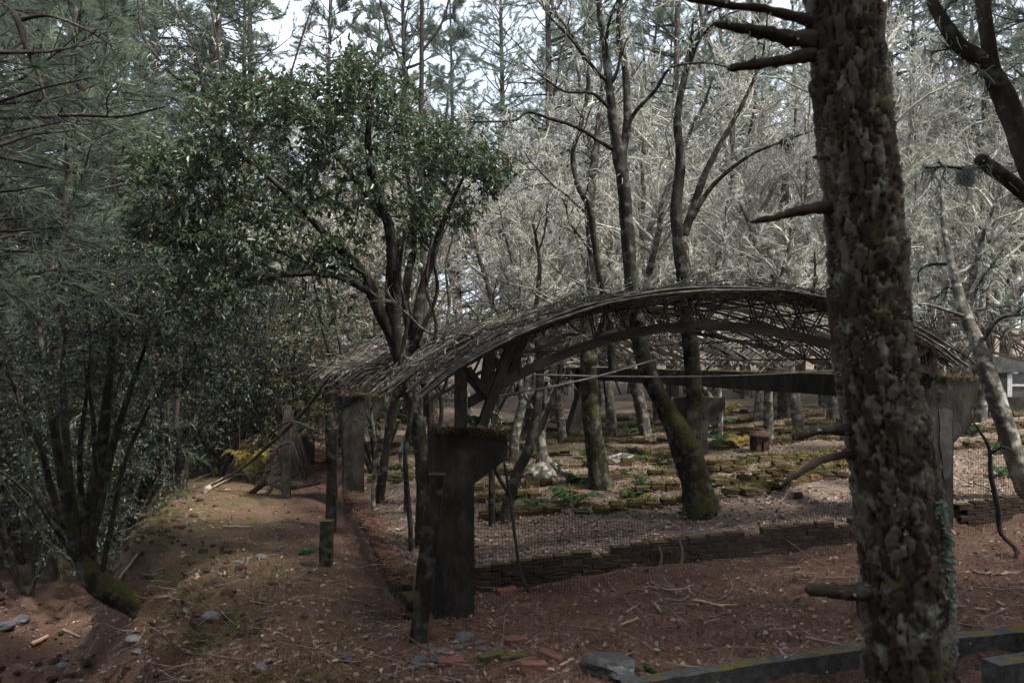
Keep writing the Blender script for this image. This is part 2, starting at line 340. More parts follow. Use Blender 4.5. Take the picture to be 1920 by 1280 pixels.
gx = axis(-9, 9.6, .075, 500, 26); gy = axis(3.4, 24, .08, 700, 28)
GX, GY = np.meshgrid(gx, gy, indexing='ij'); GZ = h(GX, GY)
def hb(x, y):
    i = np.clip(np.searchsorted(gx, x) - 1, 0, len(gx) - 2); j = np.clip(np.searchsorted(gy, y) - 1, 0, len(gy) - 2)
    f = (x - gx[i]) / (gx[i + 1] - gx[i]); g = (y - gy[j]) / (gy[j + 1] - gy[j])
    return (GZ[i, j] * (1 - f) + GZ[i + 1, j] * f) * (1 - g) + (GZ[i, j + 1] * (1 - f) + GZ[i + 1, j + 1] * f) * g
def hz(x, y): return float(hb(np.array([x]), np.array([y]))[0])
def hit(px, py):
    """walk a photo ray to the ground."""
    Y = np.linspace(3.6, 60, 3000); X = (px - CX) / F * Y; Z = ZC - (py - HY) / F * Y
    g = hb(X, Y); k = np.argmax(g >= Z)
    if g[k] < Z[k]: k = len(Y) - 1
    return np.array([X[k], Y[k], g[k]])
mb = MB(); nx, ny = GX.shape; ids = np.arange(nx * ny).reshape(nx, ny)
mb.add(np.stack([GX, GY, GZ], -1).reshape(-1, 3), np.stack([ids[:-1, :-1], ids[1:, :-1], ids[1:, 1:], ids[:-1, 1:]], -1).reshape(-1, 4))
def ground_material():
    m = bpy.data.materials.new('forest_floor'); m.use_nodes = True; N, Lk = m.node_tree.nodes, m.node_tree.links; bs = N['Principled BSDF']
    bs.inputs['Roughness'].default_value = .95; bs.inputs['Specular IOR Level'].default_value = .15
    ge = N.new('ShaderNodeNewGeometry')
    def noise(s, d=6, r=.7):
        n = N.new('ShaderNodeTexNoise'); n.inputs['Scale'].default_value = s; n.inputs['Detail'].default_value = d; n.inputs['Roughness'].default_value = r
        Lk.new(ge.outputs['Position'], n.inputs['Vector']); return n
    def ramp(src, stops):
        r = N.new('ShaderNodeValToRGB')
        while len(r.color_ramp.elements) < len(stops): r.color_ramp.elements.new(.5)
        for e, (p, c) in zip(r.color_ramp.elements, stops): e.position = p; e.color = (*c, 1)
        Lk.new(src, r.inputs['Fac']); return r
    fine = noise(38); soil = ramp(fine.outputs['Fac'], [(.28, (.035, .022, .017)), (.5, (.095, .055, .039)), (.72, (.165, .105, .076))])
    lit = noise(55); litter = ramp(lit.outputs['Fac'], [(.3, (.052, .036, .028)), (.5, (.14, .1, .078)), (.72, (.28, .21, .165))])
    at = N.new('ShaderNodeAttribute'); at.attribute_name = 'litter'; ag = N.new('ShaderNodeAttribute'); ag.attribute_name = 'green'
    m1 = N.new('ShaderNodeMixRGB'); Lk.new(at.outputs['Fac'], m1.inputs['Fac']); Lk.new(soil.outputs['Color'], m1.inputs['Color1']); Lk.new(litter.outputs['Color'], m1.inputs['Color2'])
    gn = noise(3.2, 8, .75); gs = ramp(noise(45).outputs['Fac'], [(.3, (.02, .022, .008)), (.7, (.095, .09, .03))])
    mr = N.new('ShaderNodeMapRange'); mr.inputs['From Min'].default_value = .43; mr.inputs['From Max'].default_value = .62; Lk.new(gn.outputs['Fac'], mr.inputs['Value'])
    mu = N.new('ShaderNodeMath'); mu.operation = 'MULTIPLY'; Lk.new(mr.outputs['Result'], mu.inputs[0]); Lk.new(ag.outputs['Fac'], mu.inputs[1])
    m2 = N.new('ShaderNodeMixRGB'); Lk.new(mu.outputs['Value'], m2.inputs['Fac']); Lk.new(m1.outputs['Color'], m2.inputs['Color1']); Lk.new(gs.outputs['Color'], m2.inputs['Color2'])
    Lk.new(m2.outputs['Color'], bs.inputs['Base Color'])
    bp = N.new('ShaderNodeBump'); bp.inputs['Strength'].default_value = .8; bp.inputs['Distance'].default_value = .03; Lk.new(fine.outputs['Fac'], bp.inputs['Height']); Lk.new(bp.outputs['Normal'], bs.inputs['Normal'])
    return m
ground = mb.build('ground', ground_material()); tag(ground, 'brown forest floor of soil, needles and leaf litter', 'ground', kind='structure')
gu, gv = uv(GX, GY); ge_ = np.interp(GY, EDGE_Y, EDGE_X) - GX
lit_a = (sm(gv - (.8 - .105 * np.clip(gu, 0, 9)), -.1, .1) * sm(gu, -.5, -.3)); green_a = sm(-ge_, -.5, .1) * (1 - sm(-ge_, 1.6, 2.6)) * (1 - sm(gu, -.9, -.4)) + .35 * lit_a
for nm, arr in (('litter', lit_a), ('green', np.clip(green_a, 0, 1))):
    a = ground.data.attributes.new(nm, 'FLOAT', 'POINT'); a.data.foreach_set('value', arr.astype(np.float32).ravel())

# ------------------------------------------------------------------ concrete pillars and beam
def extrude_profile(pts, dvec, mb, mi=0):
    """pts (n,3) outline, swept by dvec; edges chamfered a little by an inset ring."""
    p = np.asarray(pts, float); n = len(p); c = p.mean(0); d = np.asarray(dvec, float); i = .008
    ring = lambda s, k: c + (p - c) * (1 - k * i / np.linalg.norm(p - c, axis=1, keepdims=True)) + d * s
    L = np.linalg.norm(d); e = i / L
    v = np.concatenate([ring(0, 1), ring(e, 0), ring(1 - e, 0), ring(1, 1)]); k = np.arange(n)
    f = np.concatenate([np.stack([k + a * n, (k + 1) % n + a * n, (k + 1) % n + (a + 1) * n, k + (a + 1) * n], -1) for a in range(3)])
    mb.add(v, f, mi); mb.add(v[:n], k[::-1][None], mi); mb.add(v[3 * n:], k[None], mi)
def pillar(Y, outline, label, depth=.34, patch=None, cap_litter=True):
    """outline in photo pixels on the front face at distance Y; the face lies parallel to the building front."""
    base = P(*outline[0], Y)
    pts = []
    for px, py in outline:                       # walk the outline on the plane of the building front through the first corner
        k = (px - CX) / F; d0 = base[:2]; t = (d0[0] - k * d0[1]) / (k * UY - UX); yy = d0[1] + t * UY
        pts.append([d0[0] + t * UX, yy, ZC - (py - HY) / F * yy])
    pts = np.array(pts); o = empty('concrete_pillar', (0, 0, 0), 0, label, 'pillar', 'concrete pillars carrying the vaulted roof')
    mb = MB(); extrude_profile(pts, (VX * depth, VY * depth, 0), mb); sh = mb.build('shaft', M['concrete'], o, smooth=False)
    bm = bmesh.new(); bm.from_mesh(sh.data); bmesh.ops.remove_doubles(bm, verts=bm.verts, dist=1e-4); bmesh.ops.triangulate(bm, faces=bm.faces)
    for _ in range(5):
        lim = .05 * max(1, Y / 8); bmesh.ops.subdivide_edges(bm, edges=[e for e in bm.edges if e.calc_length() > lim], cuts=1); bmesh.ops.triangulate(bm, faces=bm.faces)
    bm.normal_update(); c_ = np.array([v.co[:] for v in bm.verts]); d_ = .004 * vnoise(c_[:, 0] * 7, c_[:, 1] * 7, c_[:, 2] * 7, 81) + .003 * vnoise(c_[:, 0] * 19, c_[:, 1] * 19, c_[:, 2] * 19, 82) - .012 * sm(vnoise(c_[:, 0] * 9, c_[:, 1] * 9, c_[:, 2] * 9, 83), .5, .75)
    for v, k in zip(bm.verts, d_): v.co += v.normal * float(k)
    bm.to_mesh(sh.data); bm.free(); sh.data.polygons.foreach_set('use_smooth', np.zeros(len(sh.data.polygons), bool))
    top = pts[np.argsort(-pts[:, 2])[:2]]
    if cap_litter:                               # needles, moss tufts and small leaves on the cap
        n = 260; t = rng.random((n, 1)); q = top[0] * (1 - t) + top[1] * t + np.array([[VX, VY, 0]]) * rng.uniform(-.02, depth + .02, (n, 1)) + [0, 0, .008]
        m2 = MB(); tufts(m2, q, rng.normal(0, 1, (n, 3)) + [0, 0, .5], 5, (.04, .11), .0022, 1.0); m2.build('cap_litter', M['needle_litter'], o); 
        m3 = MB(); n = 420; t = rng.random((n, 1)); q = top[0] * (1 - t) + top[1] * t + np.array([[VX, VY, 0]]) * rng.choice([-.012, .012], (n, 1)) + rng.normal(0, .012, (n, 3))
        ribbons(m3, q, rng.uniform(.02, .07, n), .005, down=.8); m3.build('cap_moss', M['grass'], o)
    if patch:
        pp = []
        for px, py in patch:
            k = (px - CX) / F; t = (base[0] - k * base[1]) / (k * UY - UX); yy = base[1] + t * UY
            pp.append([base[0] + t * UX, yy, ZC - (py - HY) / F * yy])
        m4 = MB(); extrude_profile(np.array(pp) - np.array([VX, VY, 0]) * .006, (VX * .005, VY * .005, 0), m4); tag(m4.build('render_patch', M['bare_render'], o, smooth=False), 'pale grey patch of bare render')
    return o, pts
def dn(px, py, k=40): return (px, py + k)
pillar(7.14, [(816, 1195), (890, 1195), (889, 905), (952, 858), (952, 810), (816, 803)], 'nearest dark concrete pillar with mossy flared head at the front left corner')
pillar(13.2, [(645, 945), (683, 945), (683, 803), (721, 770), (721, 742), (642, 740)], 'smaller concrete pillar with flared head standing behind the nearest pillar', .3)
pillar(8.83, [(1728, 1040), (1787, 1040), (1787, 832), (1823, 796), (1823, 762), (1834, 757), (1834, 707), (1722, 705)], 'dark concrete pillar with pale patch half hidden by the big pine trunk', .34,
       patch=[(1770, 900), (1781, 892), (1786, 868), (1786.5, 830), (1785, 798), (1787, 768), (1772, 763), (1759, 768), (1762, 800), (1760, 832), (1766, 862), (1767, 886)])
pillar(14.3, [(1303, 905), (1327, 905), (1327, 800), (1360, 765), (1360, 745), (1258, 745), (1258, 775), (1303, 806)], 'concrete pillar with two sided bracket under the long beam', .3, patch=[(1305, 880), (1314, 880), (1317, 765), (1306, 765)], cap_litter=False)
pillar(19.4, [(1057, 840), (1086, 840), (1086, 712), (1057, 712), (1046, 700), (1046, 690), (1100, 690), (1100, 700)], 'farthest concrete pillar of the right hand row, streaked with moss', .35, cap_litter=False)
pillar(17.5, [(539, 880), (590, 880), (590, 716), (606, 706), (606, 690), (539, 690)], 'broad moss yellowed pillar at the far end of the left row', .45, cap_litter=False)

def sweep_box(mb, pts, w, hgt, mi=0, side=None):
    """rectangular section along pts; w across side direction, hgt along z."""
    p = np.asarray(pts, float); n = len(p)
    if side is None:
        t = nrm(np.gradient(p, axis=0)); s = nrm(np.cross(t, [[0, 0, 1.0]]))
    else: s = np.repeat(np.asarray(side, float)[None], n, 0)
    z = np.array([[0, 0, 1.0]]); w, hgt = np.asarray(w) * np.ones((n, 1)) / 2, np.asarray(hgt) * np.ones((n, 1)) / 2
    v = np.stack([p - s * w - z * hgt, p + s * w - z * hgt, p + s * w + z * hgt, p - s * w + z * hgt], 1)
    i = np.arange(n - 1)[:, None] * 4; q = [[0, 1, 5, 4], [1, 2, 6, 5], [2, 3, 7, 6], [3, 0, 4, 7]]
    mb.add(v.reshape(-1, 3), np.concatenate([i + [a] for a in q]), mi)
    mb.add(v[0], [[3, 2, 1, 0]], mi); mb.add(v[-1], [[0, 1, 2, 3]], mi)
mb = MB(); vs = np.linspace(.36, 12, 24)
sweep_box(mb, [Bd(W + .02 - .0 * v, v, 2.16 + .004 * math.sin(v * 3)) for v in vs], .26, .3)
beam = mb.build('concrete_beam', M['concrete'], smooth=False); tag(beam, 'long dark concrete beam running back on the right row of pillars', 'beam')
mb = MB(); n = 700; vv_ = rng.uniform(.4, 12, n); q = np.array([Bd(W + rng.uniform(-.15, .15), v, 2.312) for v in vv_])
tufts(mb, q, rng.normal(0, 1, (n, 3)) + [0, 0, .4], 4, (.03, .08), .003, 1.0); mb.build('beam_moss', M['moss_tuft'], beam)

# ------------------------------------------------------------------ vaulted roof frame
top_f = np.poly1d(np.polyfit([-.25, .79, 1.35, 1.95, 3.05, 3.7, 4.33, 5.37, 6.0], [2.24, 2.79, 2.995, 3.1, 3.215, 3.157, 3.06, 2.78, 2.44], 4))
bot_f = np.poly1d(np.polyfit([0.05, .79, 1.5, 1.95, 2.85, 4.33, 5.8], [2.0, 2.42, 2.67, 2.775, 2.88, 2.66, 2.36], 4))
roof = empty('vaulted_roof', (0, 0, 0), 0, 'collapsing arched roof of thin battens and lattice trusses, buried in twigs', 'roof')
unit = MB(); extrude_profile(np.array([[-.5, -.5, 0], [.5, -.5, 0], [.5, .5, 0], [-.5, .5, 0]]), (0, 0, 1), unit); bar_mesh = unit.mesh('bar', M['timber'], False)
def bar(name, a, b, w, parent, d=None, twist=AL):
    a, b = Vector(a), Vector(b); dv = b - a; o = link(name, bar_mesh, parent)
    q = dv.to_track_quat('Z', 'Y'); o.matrix_local = Matrix.Translation(a) @ q.to_matrix().to_4x4() @ Matrix.Diagonal((d or w, w, dv.length, 1))
    return o
def truss(v, heavy, u0=0.0, u1=W, du=0.0, dz=0.0, parent=roof, rg=rng):
    t = bpy.data.objects.new('arch_truss', None); COL.objects.link(t); t.parent = parent; t.location = (UX * du, UY * du, 0)
    us = np.linspace(u0, u1, 44); sx = (W / (u1 - u0))
    tf = lambda u: top_f((u - u0) * sx * .985) + dz; bf = lambda u: bot_f((u - u0) * sx * .98 + .06) + dz
    side = (VX, VY, 0)
    m1 = MB(); sweep_box(m1, [Bd(u, v, bf(u)) for u in us[(1 if heavy else 0):]], .07 if heavy else .045, .1 if heavy else .042, side=side); m1.build('bottom_chord', M['timber'], t, smooth=False)
    ut = np.linspace(u0 - .2, u1 + .15, 46)
    m1 = MB(); sweep_box(m1, [Bd(u, v + .002, tf(u)) for u in ut], .07 if heavy else .05, .07 if heavy else .05, side=side); m1.build('top_chord', M['timber'], t, smooth=False)
    nodes = np.linspace(u0 + .05, u1 - .05, 19)
    for i in range(len(nodes) - 1):
        a, b = nodes[i], nodes[i + 1]; mid = (a + b) / 2
        w = .03 if not heavy else (.04 if i > 1 else .065); ja, jm, jb = rg.normal(0, .05, 3)
        if rg.random() < (.1 if heavy else .2): continue
        for o_ in ((-.03, .03) if (not heavy or i > 2) else (0,)):
            bar('web_bar', Bd(a + ja, v + o_, tf(a + ja) - .02), Bd(mid + jm, v + o_, bf(mid + jm) + .02), w if o_ == 0 else .014, t)
            bar('web_bar', Bd(mid + .01 + jm, v + o_ + .004, bf(mid + jm) + .02), Bd(b + jb, v + o_ + .004, tf(b + jb) - .02), w if o_ == 0 else .014, t)
    if heavy:
        for uu, w in ((.06, .115), (.36, .085), (.62, .085)): bar('post', Bd(uu, v + .01, 1.86 if uu < .3 else bf(uu)), Bd(uu, v + .01, tf(uu) - .03), w, t)
        bar('brace', Bd(.12, v - .02, tf(.1) - .04), Bd(.36, v - .02, bf(.34) - .1), .06, t); bar('brace', Bd(.26, v - .02, 1.87), Bd(.56, v - .02, tf(.56) - .04), .09, t)
        bar('post', Bd(u1 - .1, v + .01, 2.3), Bd(u1 - .1, v + .01, tf(u1 - .1)), .1, t); bar('brace', Bd(u1 - .55, v - .02, bf(u1 - .5)), Bd(u1 - .12, v - .02, tf(u1 - .2)), .07, t)
    return t
truss(0.0, True)
SK = lambda v: -.075 * np.clip(v, 0, 10)                                   # the rear of the roof has slumped to the left
for k in range(1, 10): v = 1.27 * k + rng.uniform(-.1, .1); truss(v, False, du=float(SK(v)))
for uu in (.5, 1.1, 1.75, 2.4, 3.0, 3.6, 4.2, 4.8, 5.4):                    # purlins under the battens
    mb = MB(); vv = np.linspace(-.1, 11.9, 16); tubes(mb, [(np.array([Bd(uu + rng.normal(0, .01), v, top_f(uu) - .05 + rng.normal(0, .008)) for v in vv]), np.full(16, .013))], 5); mb.build('purlin', M['timber'], roof)
for uu, zz in ((1.3, 2.2), (2.6, 2.52), (3.9, 2.52), (4.9, 2.3)):
    mb = MB(); vv = np.linspace(-.1, 11.9, 10); tubes(mb, [(np.array([Bd(uu, v, bot_f(uu) - .02 + rng.normal(0, .01)) for v in vv]), np.full(10, .011))], 5); mb.build('tie_rail', M['timber'], roof)
for a, b in ((P(888, 749, 7.3), P(1235, 672, 9.3)), (P(1000, 702, 8.4), P(1575, 694, 9.4)), (P(1110, 688, 12), P(1240, 672, 12))):
    t = np.linspace(0, 1, 14)[:, None]; pp = np.array(a) * (1 - t) + np.array(b) * t; pp[:, 2] -= .05 * np.sin(np.pi * t[:, 0]) ; mb = MB(); tubes(mb, [(pp, np.full(14, .010))], 6); mb.build('tie_rod', M['rod'], roof)
# battens: arched laths that follow the roof from eave to eave
bat = []
for k in range(10):
    n = 34; a0 = -.22 + rng.uniform(-.22, .22); us = np.linspace(a0, W + .25 if k < 7 else rng.uniform(2.5, 4.5), n)
    z = top_f(us) + .055 + np.cumsum(rng.normal(0, .004, n)); z = z - .1 * np.clip(-.1 - us, 0, 1)
    off = np.cumsum(rng.normal(0, .012, n)); b0 = np.array([us * UX + off * VX, us * UY + off * VY, z]).T
    m1 = MB(); tubes(m1, [(b0, np.full(n, .014) * (1 + .25 * rng.random(n)))], 4); bat.append(m1.mesh('batten', M['grey_timber'], False))
v = -.28
while v < 12:
    o = link('batten', bat[rng.integers(10)], roof); o.location = (P1[0] + v * VX + UX * SK(v), P1[1] + v * VY + UY * SK(v), rng.normal(0, .016)); o.rotation_euler = (0, 0, rng.normal(0, .02))
    v += rng.uniform(.06, .15) if v > .1 else .06
# twigs, needles and lichen lying on the roof
mb = MB(); polys = []
for _ in range(2100):
    u, v = rng.uniform(-.3, W), -.25 + 12.2 * rng.random() ** 1.3
    a = rng.normal(0, .5) + (0 if rng.random() < .75 else 1.5); L = rng.uniform(.15, .8); n = 5; us = u + np.linspace(0, L, n) * math.cos(a); vs2 = v + np.linspace(0, L, n) * math.sin(a)
    us = np.clip(us, -.4, W + .2); z = top_f(us) + .075 + rng.random() * .05 + rng.normal(0, .012, n) + (rng.random() < .12) * np.linspace(0, .18, n)
    polys.append((np.array([Bd(a_ + SK(b_), b_, c_) for a_, b_, c_ in zip(us, vs2, z)]), np.linspace(1, .5, n) * rng.uniform(.003, .008)))
for _ in range(130):                                                      # broken ends sagging over the left eave
    v = rng.uniform(.8, 12); u = SK(v) + rng.uniform(-.25, .1); L = rng.uniform(.2, .75); n = 6; st = Bd(u, v, top_f(0) + rng.uniform(.0, .08)); polys.append((wander(rng, st, nrm(np.array([-UX, -UY, -.25]) + rng.normal(0, .3, 3)), L, 1, 1, n, .1, -.05)[0], np.linspace(1, .5, n) * rng.uniform(.004, .009)))
tubes(mb, polys[:1200], 3, 0); tubes(mb, polys[1200:], 3, 1)
n = 3000; us = rng.uniform(-.3, W, n); vs2 = -.2 + 12.1 * rng.random(n) ** 1.3
q = np.array([Bd(a + SK(b), b, top_f(a) + .06 + rng.random() * .04) for a, b in zip(us, vs2)])
tufts(mb, q, rng.normal(0, 1, (n, 3)) + [0, 0, .15], 7, (.06, .14), .0026, 1.1, mi=2)
n = 1500; us = rng.uniform(-.3, W, n); vs2 = -.2 + 11 * rng.random(n) ** 1.5; q = np.array([Bd(a + SK(b), b, top_f(a) + .085) for a, b in zip(us, vs2)])
ribbons(mb, q, rng.uniform(.03, .12, n), .008, down=0.2, mi=3)
tag(mb.build('roof_twigs', [M['dark_twig'], M['lichen_bark'], M['needle_dark'], M['lichen']], roof), 'fallen twigs, needles and lichen matted on the battens', kind='stuff')
mb = MB(); lp = []; ld = []; fb = []
for _ in range(34):
    v = rng.uniform(0, 10); u = rng.uniform(.1, 3.2); a = rng.normal(0, .7) + (0 if rng.random() < .6 else 2.6); st = Bd(u + SK(v), v, top_f(u) + .13); w_ = wander(rng, st, nrm(np.array([math.cos(a + AL), math.sin(a + AL), .22])), rng.uniform(.5, 1.8), rng.uniform(.008, .02), .004, 9, .16, -.015); fb.append(w_); o2 = []; sprout(rng, [w_], [(5, .45, .4, 1.1, 6, .2, .02, .1, .008), (3, .5, .4, 1.1, 5, .2, 0, .1, .004)], o2); fb += o2[0] + o2[1]
tubes(mb, fb, 5); tag(mb.build('fallen_branches', M['lichen_bark'], roof), 'fallen grey branches resting on the battens', kind='stuff')
for _ in range(70):
    v = rng.uniform(0, 6); u = rng.uniform(.2, 3.0); c_ = Bd(u + SK(v), v, top_f(u) + .12); k = rng.integers(8, 22); lp.append(c_ + rng.normal(0, .07, (k, 3))); ld.append(rng.normal(0, 1, (k, 3)) + [0, 0, .4])
mb = MB(); lp = np.concatenate(lp); leaves(mb, lp, np.concatenate(ld), rng.uniform(.03, .075, len(lp)), .3); tag(mb.build('roof_sprigs', M['plant'], roof, smooth=False), 'small green sprigs growing on the roof', kind='stuff')
mb = MB(); n = 1500; us = rng.uniform(.6, W, n); q = np.array([Bd(a, rng.uniform(-.16, .1), top_f(a) + rng.uniform(-.03, .07)) for a in us])
tufts(mb, q, rng.normal(0, .6, (n, 3)) + [0, 0, -.6], 6, (.05, .13), .0026, .9); tag(mb.build('needle_fringe', M['needle_dark'], roof), 'brown needles hanging along the arched edge', kind='stuff')
# second vault beyond the right hand row
roof_b = empty('second_vault', (0, 0, 0), 0, 'remains of a second arched lattice roof behind the big pine trunk on the right', 'roof')
for v in (2.2, 3.6, 5.2): truss(v, False, W + .25, W * 2 + .1, dz=.12, parent=roof_b)
for uu in np.linspace(.6, 4.2, 7):
    mb = MB(); vv = np.linspace(1.6, 6.2, 8); tubes(mb, [(np.array([Bd(W + .25 + uu, v, top_f(uu) + .1 + rng.normal(0, .01)) for v in vv]), np.full(8, .016))], 5); mb.build('purlin', M['grey_timber'], roof_b)
for k in range(16):
    o = link('batten', bat[rng.integers(10)], roof_b); v = 3.4 + .19 * k; o.location = (*Bd(W + .3, v, 0)[:2], .12); o.rotation_euler = (0, 0, rng.normal(0, .02))

# ------------------------------------------------------------------ bricks
def brick_mesh(mt, sz=(.215, .102, .065), seed=0):
    bm = bmesh.new(); bmesh.ops.create_cube(bm, size=1.0)
    for v in bm.verts: v.co = Vector((v.co.x * sz[0], v.co.y * sz[1], v.co.z * sz[2]))
    bmesh.ops.bevel(bm, geom=bm.edges[:], offset=.006, segments=1, affect='EDGES')
    rg = random.Random(seed)
    for v in bm.verts: v.co += Vector((rg.uniform(-1, 1), rg.uniform(-1, 1), rg.uniform(-1, 1))) * .0045
    me = bpy.data.meshes.new('brick'); bm.to_mesh(me); bm.free(); me.materials.append(mt); return me
BRM = [brick_mesh(M['brick_moss'], seed=i) for i in range(5)]; BRD = [brick_mesh(M['dark_brick'], seed=40 + i) for i in range(5)]; BRK = [brick_mesh(M['brick'], seed=20 + i) for i in range(3)]
def put_brick(me, p, rz, parent=None, tilt=.03, name='brick'):
    o = link(name, me, parent); o.location = tuple(p); o.rotation_euler = (rng.normal(0, tilt), rng.normal(0, tilt), rz); return o
def edging(a, b, courses, label, group, keep=.9, mess=.02, cat='edging', name='brick_edging', bare=.02, zoff=0.0, wide=1):
    a, b = hit(*a), hit(*b); d = b - a; L = np.hypot(d[0], d[1]); rz = math.atan2(d[1], d[0]); root = empty(name, a, 0, label, cat, group)
    for c in range(courses):
        s = rng.uniform(0, .1)
        while s < L:
            if rng.random() < keep ** (c + 1):
                for wd in range(wide):
                    x, y = a[0] + d[0] * s / L, a[1] + d[1] * s / L
                    nx_, ny_ = -math.sin(rz), math.cos(rz); off = rng.normal(0, mess) + wd * .11
                    z = hz(x, y) + .02 + c * .066 + zoff + rng.normal(0, .009); p = np.array([x + nx_ * off, y + ny_ * off, z]) - a
                    put_brick((BRK if rng.random() < bare else BRM)[rng.integers(3)], p, rz + rng.normal(0, mess * 2.2), root, .02 + mess)
            s += .225 + abs(rng.normal(0, .01))
    return root
G = 'low mossy brick rows across the ruined floor'
rows = [((905, 975), (1055, 960), 'broken start of the front brick row right of the nearest pillar'), ((1085, 962), (1295, 944), 'front brick row ending against the leaning forked tree'), ((1345, 936), (1600, 892), 'front brick row right of the leaning forked tree'),
 ((890, 922), (1285, 893), 'second mossy brick row from the front, left of the forked tree'), ((1335, 888), (1600, 862), 'second mossy brick row from the front, right of the forked tree'),
 ((890, 892), (1270, 868), 'third mossy brick row from the front, passing the mossy trunk'), ((1330, 874), (1600, 853), 'reddish brick row just before the rusty lidded box'),
 ((890, 868), (1385, 840), 'long mossy brick row ending left of the rusty lidded box'), ((890, 846), (1600, 808), 'long mossy brick row behind the dead stump'), ((890, 828), (1600, 793), 'mossy brick row meeting the foot of the farthest pillar'),
 ((900, 812), (1600, 780), 'far mossy brick row before the broken tree stub'), ((920, 799), (1600, 768), 'last mossy brick row before the far trees'),
 ((892, 943), (1090, 926), 'half sunk brick row between the front and second rows, left of the mossy trunk'), ((1165, 928), (1288, 917), 'half sunk brick row between the mossy trunk and the forked tree'), ((1350, 912), (1600, 878), 'half sunk brick row right of the forked tree'), ((1335, 840), (1400, 836), 'short brick row left of the rusty lidded box'), ((1450, 834), (1600, 822), 'brick row right of the rusty lidded box'),
 ((690, 906), (800, 898), 'nearest mossy brick row between the two left pillars'), ((690, 882), (800, 874), 'second mossy brick row between the two left pillars'), ((690, 858), (800, 851), 'third mossy brick row between the two left pillars'), ((690, 838), (800, 832), 'farthest mossy brick row between the two left pillars'),
 ((1800, 842), (1960, 825), 'brick row right of the half hidden pillar near the ferns'), ((1810, 812), (1960, 800), 'mossy brick row behind the leaning lichen trunk'), ((1820, 786), (1960, 776), 'second farthest brick row by the outbuilding'), ((1830, 765), (1960, 757), 'farthest brick row by the outbuilding')]
for a, b, lab in rows: edging(a, b, 2, lab, G, keep=.87, mess=.034, wide=2, zoff=-.02)
# soil and moss heaped on the rows
mb = MB(); mq = []
for a, b, lab in rows:
    a, b = hit(*a), hit(*b); L = np.hypot(*(b - a)[:2]); n = int(L * 95); t = rng.random(n)[:, None]; q = a * (1 - t) + b * t; d = nrm((b - a)[None, :2])[0]; o_ = rng.normal(.05, .09, (n, 1)); q[:, :2] += np.array([[-d[1], d[0]]]) * o_; q[:, 2] = hb(q[:, 0], q[:, 1]) + np.where(np.abs(o_[:, 0] - .05) < .11, .125, .03); mq.append(q)
mq = np.concatenate(mq); tufts(mb, mq, rng.normal(0, .8, (len(mq), 3)) + [0, 0, .6], 6, (.025, .06), .006, 1.0); tag(mb.build('row_moss', M['moss_tuft']), 'yellow green moss cushions on the brick rows', 'moss', kind='stuff')
# low retaining wall along the front and along the left side
def low_wall(pa, pb, courses, label, zt):
    root = empty('low_brick_wall', (pa[0], pa[1], 0), 0, label, 'wall'); d = np.array(pb) - np.array(pa); L = np.hypot(*d); rz = math.atan2(d[1], d[0])
    ss = np.linspace(0, L, 40); zz = np.array([hz(pa[0] + d[0] * q / L + .25 * math.sin(rz), pa[1] + d[1] * q / L - .25 * math.cos(rz)) for q in ss]); zf = np.poly1d(np.polyfit(ss, zz, 2))
    for c in range(courses):
        s = .11 if c % 2 else .0
        while s < L - .1:
            x, y = d * (s + .11) / L; z0 = float(zf(s)) - .05
            if not (c == courses - 1 and rng.random() < zt):
                o = put_brick(BRD[rng.integers(5)], (x, y, z0 + .033 + c * .07), rz, root, .012); o.location.x += rng.normal(0, .006); o.location.y += rng.normal(0, .006)
            s += .224
    return root
low_wall(Bd(.1, .74, 0)[:2], Bd(W - .05, .15, 0)[:2], 5, 'low dark brick wall behind the sagging wire net, from pillar to pillar', .14)
low_wall(Bd(W + .4, .1, 0)[:2], Bd(W + 4.5, -.1, 0)[:2], 5, 'low dark brick wall running right from the half hidden pillar', .3)
low_wall(Bd(-.36, 7.4, 0)[:2], Bd(-.36, .35, 0)[:2], 6, 'low litter covered brick wall along the left side of the ruin', .5)
mb = MB(); n = 1700; vv_ = rng.uniform(.3, 7.2, n); q = np.array([Bd(-.36 + rng.normal(0, .1), v, 0) for v in vv_]); q[:, 2] = h(q[:, 0], q[:, 1]) * 0 + h(*(np.array([Bd(-.1, v, 0)[:2] for v in vv_]).T)) + .015
tufts(mb, q, rng.normal(0, 1, (n, 3)) * [1, 1, .12], 5, (.04, .1), .0026, .35); tag(mb.build('wall_litter', M['needle_litter']), 'needles and leaves heaped on the low left wall', 'litter', kind='stuff')

# ------------------------------------------------------------------ wire nets, posts, kerb
def net(name, rowsfn, nu, nv, label, r=.0019, m='wire', group=None):
    g = np.array([[rowsfn(a, b) for b in np.linspace(0, 1, nv)] for a in np.linspace(0, 1, nu)])
    g = g + .012 * np.stack([vnoise(g[..., 0] * 4, g[..., 1] * 4, g[..., 2] * 4, 31), vnoise(g[..., 0] * 4, g[..., 1] * 4, g[..., 2] * 4, 32), vnoise(g[..., 0] * 4, g[..., 1] * 4, g[..., 2] * 4, 33)], -1)
    mb = MB(); tubes(mb, [(g[i], np.full(nv, r)) for i in range(nu)] + [(g[:, j], np.full(nu, r)) for j in range(nv)], 3)
    o = mb.build(name, M[m]); tag(o, label, 'wire net', group); return o
def front_net(a, b):
    u = .1 + a * (W - .25); top = np.interp(a, [0, .12, .3, .45, .6, .75, .9, 1], [1.1, .95, .62, .42, .36, .55, .95, 1.15]); bulge = .35 * math.exp(-((a - .5) / .22) ** 2)
    v = .30 - .38 * a - bulge * (1 - b) - .05 * math.sin(a * 17) * (1 - b); p = Bd(u, v, 0); p[2] = hz(p[0], p[1]) + .015 + top * b + .02 * math.sin(a * 23 + b * 5); return p
